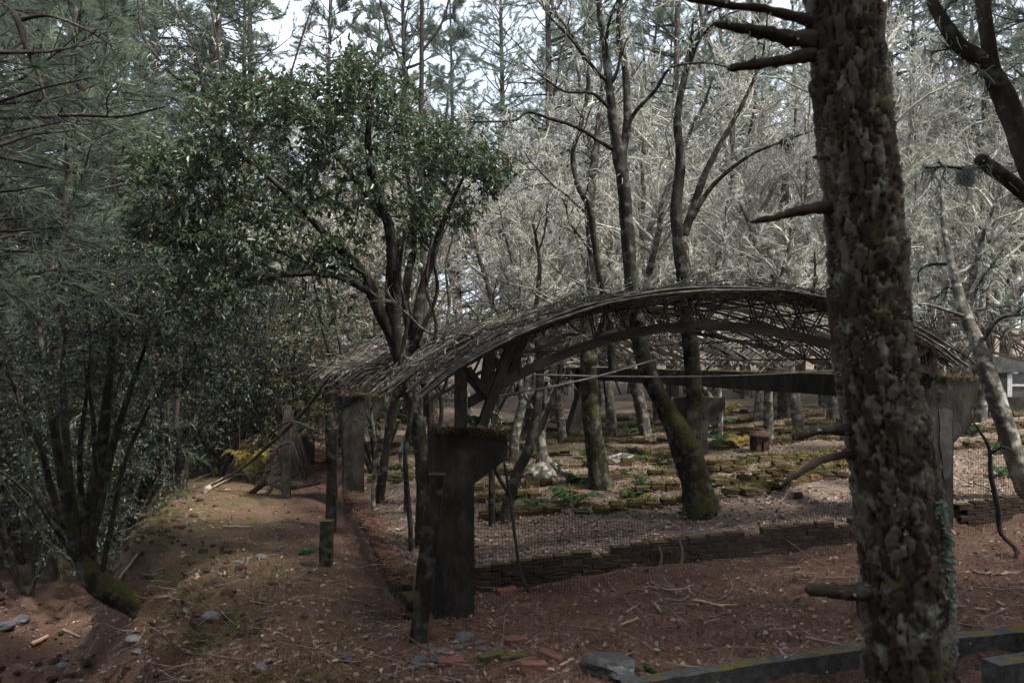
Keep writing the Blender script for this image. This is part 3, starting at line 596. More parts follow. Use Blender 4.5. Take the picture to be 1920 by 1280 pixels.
net('sagging_wire_net', front_net, 165, 26, 'rusty square wire net sagging in front of the low brick wall')
def right_net(a, b):
    p = Bd(W + .3 + a * 4.2, -.14, 0); p[2] = hz(p[0], p[1]) + (1.02 - .2 * math.sin(a * 3)) * b + .01; return p
net('wire_net', right_net, 110, 26, 'wire net stretched right of the half hidden pillar')
def left_net(a, b):
    v = .1 + a * 6.4; top = np.interp(a, [0, .1, .25, .5, .75, 1], [.75, .5, .34, .34, .5, .7]); p = Bd(-.5 - .3 * (1 - b) * math.sin(a * 3.1) - .12 * math.sin(a * 9), v, 0); p[2] = hz(p[0], p[1]) + .02 + top * b; return p
net('drooping_wire_net', left_net, 72, 8, 'wire net drooping along the left side between the two pillars', .0016)
def tent_net(a, b):
    bo = P(488, 888, 13.0) * (1 - a) + P(606, 876, 14.0) * a; bo[2] = hz(bo[0], bo[1]) + .02; ap = P(534, 768, 13.5) * (1 - a) + P(545, 766, 13.6) * a; return bo * (1 - b) + ap * b + np.array([0, -.18, 0]) * math.sin(a * 11) * (1 - b) ** 1.5 + np.array([0, 0, -.1]) * math.sin(b * 3.1)
net('hanging_wire_net', tent_net, 54, 26, 'brown wire net hung like a tent beside the far left pillar', .0016)
def post(a, b, Y, w, label):
    A, B = P(*a, Y), P(*b, Y); A[2] = hz(A[0], A[1]) - .1; s = w / F * Y / 2; mb = MB(); n = 9; t = np.linspace(0, 1, n)[:, None]; pp = A * (1 - t) + B * t
    sweep_box(mb, pp + rng.normal(0, .003, (n, 3)), np.full((n, 1), s * 2) * (1 + rng.normal(0, .03, (n, 1))), s * 2, side=None) if False else None
    ring = np.array([[-s, -s, 0], [s, -s, 0], [s, s, 0], [-s, s, 0]]); v = (pp[:, None, :] + ring[None] * (1 + rng.normal(0, .04, (n, 4, 1)))); ids = np.arange(n * 4).reshape(n, 4)
    mb.add(v.reshape(-1, 3), np.stack([ids[:-1], np.roll(ids[:-1], -1, 1), np.roll(ids[1:], -1, 1), ids[1:]], -1).reshape(-1, 4)); mb.add(v[-1], [[0, 1, 2, 3]])
    return tag(mb.build('fence_post', M['main_bark'], smooth=False), label, 'post')
post((782, 1200), (819, 888), 6.75, 31, 'leaning mossy fence post close against the nearest pillar')
post((620, 930), (625, 803), 11.6, 17, 'thin square fence post left of the smaller pillar')
post((611, 1020), (613, 975), 9.4, 22, 'short stub of a post by the low left wall')
post((536, 905), (538, 760), 13.6, 14, 'slim post under the tent of wire net')

kr = np.linspace(0, 1, 40); mb = MB()
kp = np.array([[KA[0] + (KB[0] - KA[0]) * t + .3 * (t > 1), KA[1] + (KB[1] - KA[1]) * t, 0] for t in kr]); kp[:, 2] = h(kp[:, 0], kp[:, 1] + .3) + .0
kp[:, 2] = np.poly1d(np.polyfit(kr, kp[:, 2], 2))(kr) - .055 + rng.normal(0, .003, 40)
sweep_box(mb, kp, .12 + rng.normal(0, .003, (40, 1)), .22); kerb = tag(mb.build('concrete_kerb', M['kerb'], smooth=False), 'grey concrete kerb with orange moss crossing the bottom right corner', 'kerb', kind='structure')
a, b = P(1858, 1246, 5.1), P(1990, 1225, 5.35); mb = MB(); t = np.linspace(0, 1, 8)[:, None]; pp = a * (1 - t) + b * t; pp[:, 2] -= .06; sweep_box(mb, pp, .14, .16)
tag(mb.build('kerb_block', M['kerb'], smooth=False), 'short mossy kerb block below the kerb at the bottom right', 'kerb block')

# ------------------------------------------------------------------ loose bricks, stones, sticks, small objects
for px, py, a, lab, br in ((967, 1205, .35, 'red brick lying alone nearest to the wall among needles', 1), (846, 1246, .05, 'red brick touching the dark pointed stone', 1), (962, 1238, .2, 'half buried dark brick between the two red ones', 0),
        (1033, 1236, -.5, 'red brick with worn top furthest right of the scattered bricks', 1), (1000, 1255, .1, 'sunken brick nearly covered by needles', 1), (950, 1112, .5, 'brick lying flat behind the net at the foot of the low wall', 1), (920, 1236, .6, 'grey brown brick end sunk in needles left of the half buried brick', 0)):
    p = hit(px, py); o = put_brick((BRK if br else BRM)[rng.integers(3)], p + [0, 0, .018], a, None, .07, 'loose_brick'); tag(o, lab, 'brick', 'bricks scattered on the needles')
for i in range(26):
    px, py = rng.uniform(900, 1570), rng.uniform(770, 960); p = hit(px, py); o = put_brick((BRM if rng.random() < .85 else BRK)[rng.integers(3)], p + [0, 0, rng.uniform(.01, .04)], rng.uniform(0, 3), None, .22, 'fallen_brick')
    tag(o, 'fallen brick lying loose between the brick rows', 'brick', 'bricks fallen between the rows')
def stone_mesh(seed, flat=.6, m='stone', jag=.22):
    bm = bmesh.new(); bmesh.ops.create_icosphere(bm, subdivisions=3, radius=.5); c = np.array([v.co[:] for v in bm.verts])
    k = 1 + jag * vnoise(c[:, 0] * 2.3 + seed * 7, c[:, 1] * 2.3, c[:, 2] * 2.3, seed) + jag * .45 * vnoise(c[:, 0] * 6 + seed, c[:, 1] * 6, c[:, 2] * 6, seed + 1)
    for i, v in enumerate(bm.verts): v.co = Vector((c[i, 0] * k[i], c[i, 1] * k[i] * .75, np.clip(c[i, 2] * k[i] * flat, -.25, .3)))
    me = bpy.data.meshes.new('stone'); bm.to_mesh(me); bm.free(); me.materials.append(M[m]); return me
SM = [stone_mesh(i) for i in range(5)] + [stone_mesh(9, .75, 'dark_stone', .5), stone_mesh(11, .62, 'dark_stone', .4)]
for px, py, w, k, lab in ((784, 1242, 30, 0, 'rounded grey stone at the left end of the stone cluster'), (818, 1243, 30, 5, 'dark pointed stone beside the red brick'), (833, 1224, 26, 1, 'flat grey stone above the dark pointed stone'), (858, 1216, 20, 2, 'small round stone in the middle of the cluster'),
        (872, 1199, 34, 3, 'long half buried stone nearest the pillar'), (896, 1208, 14, 4, 'tiny pale stone above the rounded grey one'), (907, 1221, 27, 1, 'rounded pale stone at the right of the cluster'), (866, 1232, 16, 2, 'small flat pebble behind the red brick'),
        (1143, 1268, 88, 6, 'big dark angular rock with white lichen at the bottom edge'), (398, 1160, 32, 3, 'pale stone sticking out of the path bank'), (395, 1192, 14, 0, 'small stone under the pale one in the bank'), (648, 1238, 24, 5, 'dark flat stone in the grass of the path'),
        (12, 1178, 36, 1, 'mossy grey stone at the left edge in the gully'), (36, 1168, 34, 0, 'second grey stone at the left edge in the gully'), (250, 1200, 26, 2, 'slab of stone in the loose bank soil'), (120, 1250, 22, 4, 'stone lying low in the gully'), (260, 1225, 18, 3, 'small stone near the bottom of the bank'), (500, 1150, 16, 4, 'grey chip of stone on the grassy path'), (490, 1046, 20, 2, 'flat slate piece in the middle of the path'), (448, 1056, 18, 1, 'flat slate piece on the left of the path')):
    p = hit(px, py); s = w / F * p[1]; o = link('stone', SM[k]); o.location = tuple(p + [0, 0, s * .12]); o.scale = (s * 1.15, s * 1.15, s * (.85 if k != 6 else 1.0)); o.rotation_euler = (rng.normal(0, .1), rng.normal(0, .1), rng.uniform(-.5, .5)); tag(o, lab, 'stone', 'stones on the forest floor')
mb = MB(); polys = []
for _ in range(140):
    d = np.array([0, 0, 0])
for k in range(34):
    p = hit(rng.uniform(60, 700), rng.uniform(960, 1275)); s = rng.uniform(.03, .11); o = link('stone_chip', SM[rng.integers(5)]); o.location = tuple(p + [0, 0, s * .1]); o.scale = (s * 1.3, s * 1.3, s * .5); o.rotation_euler = (rng.normal(0, .3), rng.normal(0, .3), rng.uniform(0, 3)); tag(o, 'small grey stone chip strewn on the path bank', 'stone', 'stone chips on the path and bank')
def stick(pts, w, lab, m='stick', fork=None):
    c = [hit(*q) for q in pts]; Y = c[0][1]; r = w / F * Y / 2; n = 4 + 4 * len(pts); s = spline(c, n); s[:, 2] += r * .9 + .012 + np.abs(rng.normal(0, .006, n)); mb = MB()
    pol = [(s, np.linspace(r, r * .7, n) * (1 + rng.normal(0, .08, n)))]
    tubes(mb, pol, 7, rough=.2, rfreq=30)
    if fork: f = [s[int(n * .8)], hit(*fork) + [0, 0, .02]]; tubes(mb, [(spline(f, 6), np.linspace(r * .7, r * .4, 6))], 6)
    return tag(mb.build('stick', M[m]), lab, 'stick', 'sticks on the pine needles')
for a in (([(1221, 1095), (1244, 1109), (1275, 1109), (1302, 1101)], 4, 'curved grey stick nearest the net'), ([(1248, 1129), (1275, 1131), (1293, 1122)], 5, 'short bent stick in the middle of the sticks'), ([(1258, 1137), (1303, 1137)], 3, 'thin straight stick just below the bent one'),
          ([(1310, 1132), (1355, 1143)], 5, 'pale forked stick of split wood', 'pale_wood', (1383, 1137)), ([(1330, 1163), (1385, 1152)], 4, 'dark straight stick right of the cone'), ([(1320, 1174), (1345, 1166)], 4, 'short grey stick below the dark straight one'), ([(1171, 1155), (1200, 1136)], 4, 'short dark stick left of the stick group'),
          ([(1164, 1177), (1196, 1165)], 5, 'pale barkless stick above the grass tufts', 'pale_wood'), ([(1160, 1242), (1188, 1232)], 7, 'thick pale stick behind the big dark rock'), ([(1227, 1139), (1241, 1156)], 8, 'stubby thick stick lying toward the camera'), ([(1050, 1256), (1076, 1242)], 7, 'pale split stick beside the worn red brick', 'pale_wood'),
          ([(1511, 1202), (1596, 1219)], 5, 'long thin stick left of the big pine above the kerb'), ([(1779, 1140), (1811, 1143)], 6, 'stick just right of the big pine trunk'), ([(1828, 1147), (1856, 1149)], 5, 'pale chip of wood right of the big pine', 'pale_wood'), ([(1839, 1180), (1852, 1192)], 7, 'stubby stick just above the kerb at right'),
          ([(1825, 1076), (1854, 1082), (1908, 1079)], 5, 'long dark stick on the needles at the right edge'), ([(1630, 1085), (1480, 1092)], 3, 'thin stick left of the pine at wall level'), ([(118, 1184), (150, 1202)], 6, 'pale broken stick in the gully'), ([(60, 1215), (90, 1200)], 10, 'split slab of wood in the gully', 'pale_wood'),
          ([(420, 990), (475, 992)], 4, 'thin twig lying across the path'), ([(470, 1132), (500, 1138)], 4, 'short dark twig on the grassy path'), ([(210, 1080), (260, 1020)], 9, 'dead limb propped on the gully bank'), ([(225, 1090), (262, 1045)], 8, 'second dead limb propped on the gully bank'), ([(385, 925), (470, 880)], 12, 'fallen dark pole at the head of the path')):
    stick(*a)
for px0, py0, px1, py1, lab in ((1236, 1024, 1237, 1062, 'pale stake poking up in front of the low wall, left of two'), (1274, 1012, 1277, 1060, 'crooked grey stake in front of the low wall, right of two')):
    b = hit(px1, py1); Y = b[1]; c = [b, P((px0 + px1) / 2 + 4, (py0 + py1) / 2, Y), P(px0, py0, Y)]; mb = MB(); tubes(mb, [(spline(c, 10), np.linspace(.017, .01, 10))], 7, rough=.2, rfreq=30); tag(mb.build('stake', M['stick']), lab, 'stake')
# litter sprinkled over the ground
def scatter(n, y0, y1, x0=-60, x1=1980):
    Y = 1 / rng.uniform(1 / y1, 1 / y0, n); X = (rng.uniform(x0, x1, n) - CX) / F * Y; return np.stack([X, Y, h(X, Y)], 1)
def zone(p): u, v = uv(p[:, 0], p[:, 1]); d = np.interp(p[:, 1], EDGE_Y, EDGE_X) - p[:, 0]; return u, v, d
p = scatter(205000, 4.9, 13); u, v, d = zone(p); kb = p[:, 1] - kerb_y(p[:, 0]); vw = .8 - .105 * np.clip(u, 0, 9); keep = ((v < vw - .05) | (u < -.4)) & ~((np.abs(kb) < .08) & (p[:, 0] > .7)) & (rng.random(len(p)) < np.where((u > -.6) | (d > -.2), 1, .45)); p = p[keep]; n = len(p)
dd = nrm(rng.normal(0, 1, (n, 3)) * [1, 1, .22] + [0, 0, .08]); s = nrm(np.cross(dd, [[0, 0, 1.0]])) * .0021; L = rng.uniform(.05, .14, (n, 1)); p[:, 2] += rng.uniform(.002, .018, n)
mb = MB(); mb.add(np.stack([p - s, p + s, p + dd * L], 1).reshape(-1, 3), np.arange(n * 3).reshape(-1, 3)); tag(mb.build('pine_needle_litter', M['needle_litter']), 'reddish brown pine needles covering the foreground', 'litter', kind='stuff')
p = scatter(42000, 5, 24); u, v, d = zone(p); keep = rng.random(len(p)) < np.where((v > .8 - .105 * np.clip(u, 0, 9)) & (u > -.3), 1.0, np.where(d > .1, .6, np.where(d > -2.6, .2, .17))); p = p[keep]; n = len(p); p[:, 2] += rng.uniform(.006, .03, n)
mb = MB(); leaves(mb, p, rng.normal(0, 1, (n, 3)) * [1, 1, .3], rng.uniform(.03, .075, n), .5, fold=.5, curl=.2); tag(mb.build('fallen_leaves', M['leaf_litter']), 'dry brown leaves strewn over the ruined floor and path', 'litter', kind='stuff')
p = scatter(9000, 4.9, 13, -60, 900); u, v, d = zone(p); g = vnoise(p[:, 0] * 1.6, p[:, 1] * 1.6, 0, 44); keep = (u < -.5) & (d < .6) & (g > -.1) & (d > -2.6); p = p[keep]
mb = MB(); tufts(mb, p, np.tile([0, 0, 1.0], (len(p), 1)), 6, (.04, .1), .0024, .6); tag(mb.build('path_grass', M['grass']), 'short dull grass growing along the path bank', 'grass', kind='stuff')
p = scatter(1100, 4.9, 24); polys = []
for q in p[:1000]: polys.append(wander(rng, q + [0, 0, .01], nrm(rng.normal(0, 1, 3) * [1, 1, .06]), rng.uniform(.12, .6), .006, .002, 6, .12, 0))
mb = MB(); tubes(mb, polys, 4); tag(mb.build('twig_litter', M['stick']), 'thin dead twigs littering the ground', 'litter', kind='stuff')

ey = rng.uniform(5, 13.5, 640); ex = np.interp(ey, EDGE_Y, EDGE_X) - rng.uniform(-.25, 1, 640) ** 1 * rng.choice([1.7, 4.0], 640); mb = MB(); ico = bmesh.new(); bmesh.ops.create_icosphere(ico, subdivisions=2, radius=1); iv = np.array([v.co[:] for v in ico.verts]); fi = np.array([[v.index for v in f.verts] for f in ico.faces]); ico.free()
for x, y in zip(ex, ey):
    sz = rng.uniform(.015, .09) * rng.random() ** .4; k = 1 + .35 * vnoise(iv[:, 0] * 2 + x * 9, iv[:, 1] * 2, iv[:, 2] * 2, 5); mb.add(iv * k[:, None] * sz * [1, 1, .75] + [x, y, hz(x, y) + sz * .25], fi)
tag(mb.build('earth_clods', M['soil'], smooth=False), 'lumps of dark soil crumbling from the path bank', 'soil', kind='stuff')
polys = []
for _ in range(130):
    y = rng.uniform(5, 13); x = np.interp(y, EDGE_Y, EDGE_X) - rng.uniform(-.1, .9); polys.append(wander(rng, np.array([x, y, hz(x, y) + .01]), nrm(np.array([-.8, -.3, -.4]) + rng.normal(0, .4, 3)), rng.uniform(.2, .8), .008, .002, 8, .25, -.05))
mb = MB(); tubes(mb, polys, 4); tag(mb.build('bank_roots', M['stick']), 'fine bare roots hanging out of the path bank', 'roots', kind='stuff')
n = 2200; y = rng.uniform(5, 14, n); x = np.interp(y, EDGE_Y, EDGE_X) - rng.normal(.05, .28, n); keep = vnoise(x * 2.2, y * 2.2, 0, 46) > -.15; q = np.stack([x, y, hb(x, y) + .01], 1)[keep]; mb = MB(); tufts(mb, q, np.tile([-.7, -.4, .55], (len(q), 1)), 8, (.06, .19), .0026, .7); tag(mb.build('bank_grass', M['grass']), 'dull grass overhanging the edge of the path bank', 'grass', kind='stuff')
# rusty lidded box
bx = hit(1424, 846); s = bx[1] / F; root = empty('rusty_box', bx, .2, 'small rusty box with a flared round lid standing on the litter', 'box')
mb = MB(); w, hh, t = 12.5 * s, 31 * s, .012
for q in ([(-w, -w), (-w * .25, -w)], [(w * .1, -w), (w, -w)], [(w, -w), (w, w)], [(w, w), (-w, w)], [(-w, w), (-w, -w)]): sweep_box(mb, np.array([[*q[0], hh / 2], [*q[1], hh / 2]]), t, hh)
sweep_box(mb, np.array([[-w * .3, -w + .002, hh * .8], [w * .15, -w + .002, hh * .8]]), t, hh * .4); mb.build('box_wall', M['rust'], root, smooth=False)
mb = MB(); ang = np.linspace(0, 2 * np.pi, 20, endpoint=False); prof = [(20.5 * s, hh - .02), (20 * s, hh + .005), (12 * s, hh + 8 * s), (9 * s, hh + 8.6 * s), (9 * s, hh + 12 * s), (.001, hh + 12.5 * s)]
v = np.array([[r * math.cos(a), r * math.sin(a), z] for r, z in prof for a in ang]); ids = np.arange(len(v)).reshape(len(prof), 20); mb.add(v, np.stack([ids[:-1], np.roll(ids[:-1], -1, 1), np.roll(ids[1:], -1, 1), ids[1:]], -1).reshape(-1, 4)); mb.build('lid', M['rust'], root, smooth=False)
c = [hit(*q) + [0, 0, .05] for q in ((1138, 864), (1164, 855), (1190, 858), (1155, 871))]
root = empty('white_frame', c[0], 0, 'white empty window frame lying flat between the brick rows', 'frame')
for i in range(4): mb = MB(); sweep_box(mb, np.array([c[i], c[(i + 1) % 4]]) - c[0], .032, .03 + .002 * i); mb.build('frame_bar', M['white_paint'], root, smooth=False)
# outbuilding behind the leaning lichen trunk
Yb = 17.0; root = empty('outbuilding', P(1900, 760, Yb), 0, 'grey concrete outbuilding with white framed window at the right edge', 'building'); org = P(1900, 760, Yb)
def slab(name, px0, py0, px1, py1, m, dy=.0, th=.2, par=root):
    a, b = P(px0, py1, Yb), P(px1, py0, Yb); mb = MB(); q = np.array([[a[0], Yb + dy, a[2]], [b[0], Yb + dy, a[2]], [b[0], Yb + dy, b[2]], [a[0], Yb + dy, b[2]]]) - org; extrude_profile(q, (0, th, 0), mb); return mb.build(name, M[m], par, smooth=False)
slab('lintel', 1852, 668, 2150, 698, 'pale_plaster', -.05, .3); slab('wall', 1855, 698.5, 1888, 775, 'concrete'); slab('wall', 1990, 698.5, 2150, 775, 'concrete'); slab('wall', 1888.5, 745, 1989.5, 775, 'concrete', .01)
fr = slab('window_frame', 1889, 699, 1898, 744, 'white_paint', .0, .08); slab('window_frame', 1936, 699, 1943, 744, 'white_paint', .0, .08); slab('window_frame', 1898.2, 720, 1935.8, 724, 'white_paint', .01, .06); slab('window_pane', 1897, 700, 1937, 743, 'glass', .05, .01)

# ------------------------------------------------------------------ trees
def poly_at(polys, base): return [(p - base, r) for p, r in polys]
def pts_on(polys, n, rg):
    w = np.array([np.linalg.norm(np.diff(p, axis=0), axis=1).sum() for p, _ in polys]); k = rg.choice(len(polys), n, p=w / w.sum()); out = np.empty((n, 3)); dr = np.empty((n, 3))
    for i, j in enumerate(k):
        p = polys[j][0]; m = rg.integers(len(p) - 1); f = rg.random(); out[i] = p[m] * (1 - f) + p[m + 1] * f; dr[i] = p[m + 1] - p[m]
    return out, nrm(dr)
def rooted(limbs):
    """run every stem that starts near the ground on down into the soil."""
    out = []
    for p, r in limbs:
        g = hz(p[0][0], p[0][1])
        if g - .1 < p[0][2] < g + .75 and p[1][2] > p[0][2]: p = np.vstack([[p[0][0], p[0][1], g - .15], p]); r = np.concatenate([[r[0] * 1.08], r])
        out.append((p, r))
    return out
def wood_tree(name, label, cat, limbs, bark='mossy_bark', cfg=None, twig='dark_twig', beard=0, beard_len=(.06, .22), sprout_from=None, moss_fur=0, group=None, seed=1, k=14, rough=.16, beard_mat='lichen', start=.35):
    rg = np.random.default_rng(seed); limbs = rooted(limbs); base = limbs[0][0][0].copy(); base[2] = hz(base[0], base[1]); root = empty(name, base, 0, label, cat, group); L = poly_at(limbs, base)
    mb = MB()
    for i, (p, r) in enumerate(L):
        n = max(len(p), int(np.linalg.norm(np.diff(p, axis=0), axis=1).sum() / max(.04, r.mean() * .45))); n = min(n, 160); s = spline(np.column_stack([p, r]), n); tubes(mb, [(s[:, :3], np.maximum(s[:, 3], .002))], k if r.max() > .05 else 8, rough=rough, rfreq=9, rseed=seed)
    mb.build('trunk', M[bark], root)
    if cfg:
        src = [L[i] for i in (sprout_from if sprout_from is not None else range(len(L)))]; out = []; cut = [(p[int(len(p) * start):], r[int(len(p) * start):]) for p, r in src]
        sprout(rg, cut, cfg, out); mb = MB()
        for lv, ps in enumerate(out): tubes(mb, ps, 5 if lv == 0 else (4 if lv == 1 else 3))
        tag(mb.build('branches', M[twig], root), kind='stuff')
        if beard:
            allp = [q for ps in out for q in ps]; q, _ = pts_on(allp + cut, beard, rg); mb = MB(); ribbons(mb, q, rg.uniform(*beard_len, beard), .006, rg, down=.75); tag(mb.build('beard_lichen', M[beard_mat], root), kind='stuff')
    if moss_fur:
        q, dr = pts_on([(p[:max(3, int(len(p) * .55))], r) for p, r in L[:1]], moss_fur, rg); rr = np.interp(q[:, 2], np.sort(L[0][0][:, 2]), L[0][1][np.argsort(L[0][0][:, 2])])
        a = rg.normal(size=(moss_fur, 3)); a -= dr * (a * dr).sum(1, keepdims=True); a = nrm(a); q = q + a * rr[:, None] * .95; mb = MB(); ribbons(mb, q, rg.uniform(.02, .07, moss_fur), .004, rg, down=.6); tag(mb.build('moss', M['grass'], root), kind='stuff')
    return root
BARE = [(6, .42, .5, 1.1, 9, .16, .015, .1, .03), (6, .5, .4, 1.1, 7, .2, .0, .15, .012), (5, .5, .4, 1.1, 5, .22, -.01, .1, .006)]
B = lambda rows, **k: limb(rows, **k)
# forked mossy trees growing through the roof
wood_tree('forked_tree', 'leaning forked tree with mossy foot rising through the roof, its crown bare', 'tree', [
    B([(1322, 1015, 9.7, 100), (1318, 970, 9.7, 74), (1305, 910, 9.7, 55.8), (1285, 835, 9.7, 55.8), (1250, 770, 9.75, 35.5), (1212, 690, 9.8, 32.5), (1192, 590, 9.8, 28.1), (1180, 480, 9.8, 26.6), (1168, 340, 9.8, 24.4), (1158, 280, 9.8, 23.6), (1148, 215, 9.8, 17.7), (1134, 90, 9.8, 13.3), (1120, -20, 9.8, 10.3), (1110, -160, 9.8, 5.9)]),
    B([(1288, 840, 9.7, 45), (1300, 770, 9.75, 32.5), (1298, 680, 9.8, 29.5), (1288, 590, 9.8, 26.6), (1278, 500, 9.8, 25.1), (1268, 400, 9.8, 22.1), (1276, 300, 9.8, 18.4), (1270, 220, 9.8, 14.8), (1290, 120, 9.8, 11.1), (1320, 40, 9.8, 8.1), (1335, -60, 9.8, 4.4)]),
    B([(1164, 300, 9.8, 19.2), (1176, 230, 9.9, 16.2), (1172, 130, 10, 13.3), (1160, 60, 10, 11.8), (1166, -30, 10, 8.1), (1175, -150, 10, 4.4)]),
    B([(1158, 285, 9.8, 10.3), (1120, 262, 9.7, 8.1), (1080, 238, 9.6, 7.4), (1030, 222, 9.5, 6.7), (990, 210, 9.4, 5.9), (965, 226, 9.3, 5.1), (910, 228, 9.2, 3.7), (860, 230, 9.1, 2.2)]),
    B([(1162, 280, 9.8, 10.3), (1188, 215, 9.7, 8.1), (1230, 168, 9.6, 6.7), (1258, 128, 9.5, 5.9), (1320, 118, 9.4, 3.7), (1380, 130, 9.3, 2.2)]),
    B([(1283, 440, 9.8, 17.7), (1310, 360, 9.8, 14.8), (1325, 320, 9.8, 13.3), (1348, 275, 9.8, 10.3), (1395, 190, 9.8, 7.4), (1430, 100, 9.8, 4.4), (1440, 20, 9.8, 2.2)]),
    B([(1288, 425, 9.8, 10.3), (1335, 350, 9.7, 8.8), (1400, 295, 9.6, 6.7), (1460, 268, 9.5, 5.1), (1530, 243, 9.4, 3)]),
    B([(1145, 205, 9.8, 8.1), (1110, 175, 9.7, 6.7), (1060, 172, 9.5, 5.1), (1025, 150, 9.4, 3.7), (980, 118, 9.3, 2.2)])],
    cfg=BARE, sprout_from=[0, 1, 2, 3, 4, 5, 6, 7], beard=2600, moss_fur=3800, seed=11, k=20, start=.62)
wood_tree('stem_tree', 'thin crooked dark stem curving up from the roof left of the forked tree', 'tree', [
    B([(1148, 700, 11.2, 14.4), (1142, 600, 11.2, 14.4), (1128, 540, 11.2, 12.8), (1112, 440, 11.1, 12), (1105, 390, 11, 12), (1083, 345, 11, 10.4), (1074, 290, 11, 9.6), (1090, 230, 11, 8.8), (1103, 160, 11, 8), (1095, 110, 11, 7.2), (1062, 50, 11, 6.4), (1030, 20, 11, 4)])],
    bark='main_bark', cfg=[(11, .28, .6, 1.2, 8, .2, .02, .0, .014), (5, .5, .4, 1.1, 6, .22, 0, .1, .006), (3, .5, .4, 1.1, 4, .22, 0, .1, .004)], beard=900, seed=12, start=.3)
wood_tree('mossy_tree', 'upright yellow mossy trunk with spreading root foot under the roof', 'tree', [
    B([(1136, 945, 12.2, 96), (1128, 915, 12.2, 52), (1118, 850, 12.2, 35.7), (1108, 770, 12.2, 34), (1104, 690, 12.2, 32.3), (1108, 600, 12.3, 28.9), (1112, 480, 12.4, 23.8), (1106, 380, 12.5, 18.7), (1120, 260, 12.6, 12.8), (1130, 150, 12.7, 6.8)]),
    B([(1132, 935, 12.2, 26), (1165, 940, 12.1, 20), (1180, 950, 12.0, 8)], n=8), B([(1128, 935, 12.2, 24), (1095, 942, 12.1, 18), (1075, 952, 12.0, 8)], n=8)],
    cfg=BARE, sprout_from=[0], beard=1500, moss_fur=4200, seed=13, k=18, start=.6)
wood_tree('slanting_tree', 'slim slanting tree forking just right of the nearest pillar', 'tree', [
    B([(945, 985, 10.2, 32), (955, 935, 10.2, 21.6), (975, 875, 10.2, 20.8), (995, 830, 10.2, 19.2), (1008, 760, 10.3, 16), (1012, 680, 10.4, 14.4), (1004, 600, 10.5, 11.2), (1012, 500, 10.6, 8), (1000, 420, 10.7, 4)]),
    B([(985, 850, 10.2, 12), (1015, 800, 10.4, 11.2), (1035, 750, 10.6, 9.6), (1050, 700, 10.8, 7.2), (1070, 620, 11, 4)]), B([(958, 930, 10.2, 9.6), (930, 880, 10.0, 8), (922, 800, 9.9, 6.4), (925, 740, 9.8, 4)])],
    bark='main_bark', cfg=BARE[:2], beard=400, seed=14, start=.55)
wood_tree('slim_tree', 'slim dark trunk between the two left pillars', 'tree', [B([(712, 930, 11.9, 19.5), (722, 860, 11.9, 15.8), (732, 790, 11.9, 14.2), (744, 720, 11.9, 12.8), (745, 640, 11.9, 10.5), (752, 540, 11.9, 6.8)])], bark='main_bark', cfg=BARE[:2], seed=15, start=.6)
wood_tree('dead_stump', 'twisted grey dead stump with bare roots on the brick rows', 'stump', [
    B([(1020, 888, 13.4, 60), (1018, 860, 13.4, 26), (1014, 820, 13.4, 18), (1020, 780, 13.4, 18), (1036, 740, 13.5, 14), (1048, 705, 13.5, 7)]), B([(1018, 865, 13.4, 18), (1000, 880, 13.3, 13), (975, 893, 13.1, 6)], n=8),
    B([(1022, 860, 13.4, 16), (1045, 878, 13.3, 12), (1068, 890, 13.1, 6)], n=8), B([(1020, 800, 13.4, 10), (1000, 770, 13.5, 8), (985, 740, 13.6, 4)])], bark='lichen_bark', cfg=BARE[:1], seed=16)
wood_tree('broken_stub', 'straight broken tree stub streaked orange below the long beam', 'stump', [B([(1472, 800, 19, 36), (1472, 770, 19, 28), (1473, 720, 19, 27), (1473, 660, 19, 26), (1476, 560, 19, 22), (1470, 420, 19, 17), (1478, 250, 19, 10)], n=20)], bark='pine_bark', cfg=BARE[:2], twig='lichen_twig', seed=17, start=.6)
wood_tree('leaning_lichen_tree', 'leaning trunk crusted with pale lichen right of the half hidden pillar', 'tree', [
    B([(1935, 935, 9.4, 42.5), (1905, 860, 9.4, 34), (1880, 780, 9.5, 32.3), (1852, 700, 9.6, 30.6), (1832, 640, 9.8, 25.5), (1810, 590, 10, 22.1), (1790, 520, 10.2, 15.3), (1770, 430, 10.4, 9.35), (1765, 350, 10.6, 4.25)]),
    B([(1838, 650, 9.8, 10.2), (1870, 600, 9.6, 8.5), (1920, 590, 9.4, 6.8), (1990, 600, 9.2, 3.4)]), B([(1812, 595, 10, 7.65), (1770, 580, 9.8, 6.8), (1730, 570, 9.6, 5.1), (1690, 575, 9.5, 2.55)])], bark='lichen_bark', cfg=BARE, twig='dark_twig', beard=1500, beard_mat='grey_lichen', seed=18, start=.4)
wood_tree('dark_fork_tree', 'dark lichened double limb crossing the top right corner', 'tree', [
    B([(2080, 1100, 5.6, 70), (2040, 700, 5.6, 62), (1975, 420, 5.6, 52), (1915, 262, 5.6, 44), (1880, 175, 5.6, 38), (1850, 120, 5.6, 30), (1805, 90, 5.6, 26), (1770, 45, 5.6, 24), (1740, -20, 5.6, 20), (1720, -120, 5.6, 14)]),
    B([(1868, 165, 5.6, 30), (1856, 100, 5.6, 26), (1848, 40, 5.6, 24), (1838, -20, 5.6, 22), (1835, -130, 5.6, 15)]),
    B([(2010, 440, 5.3, 20), (1960, 395, 5.2, 26), (1900, 345, 5.1, 26), (1845, 305, 5.0, 25), (1838, 300, 5.0, 20)]), B([(1850, 312, 5, 7), (1815, 316, 4.9, 6), (1770, 313, 4.8, 5), (1736, 315, 4.7, 3)])],
    bark='pine_bark', cfg=[(5, .2, .6, 1.2, 8, .2, .02, .0, .01), (5, .5, .4, 1.1, 6, .22, 0, .1, .005)], beard=500, beard_mat='grey_lichen', seed=19, start=.5)
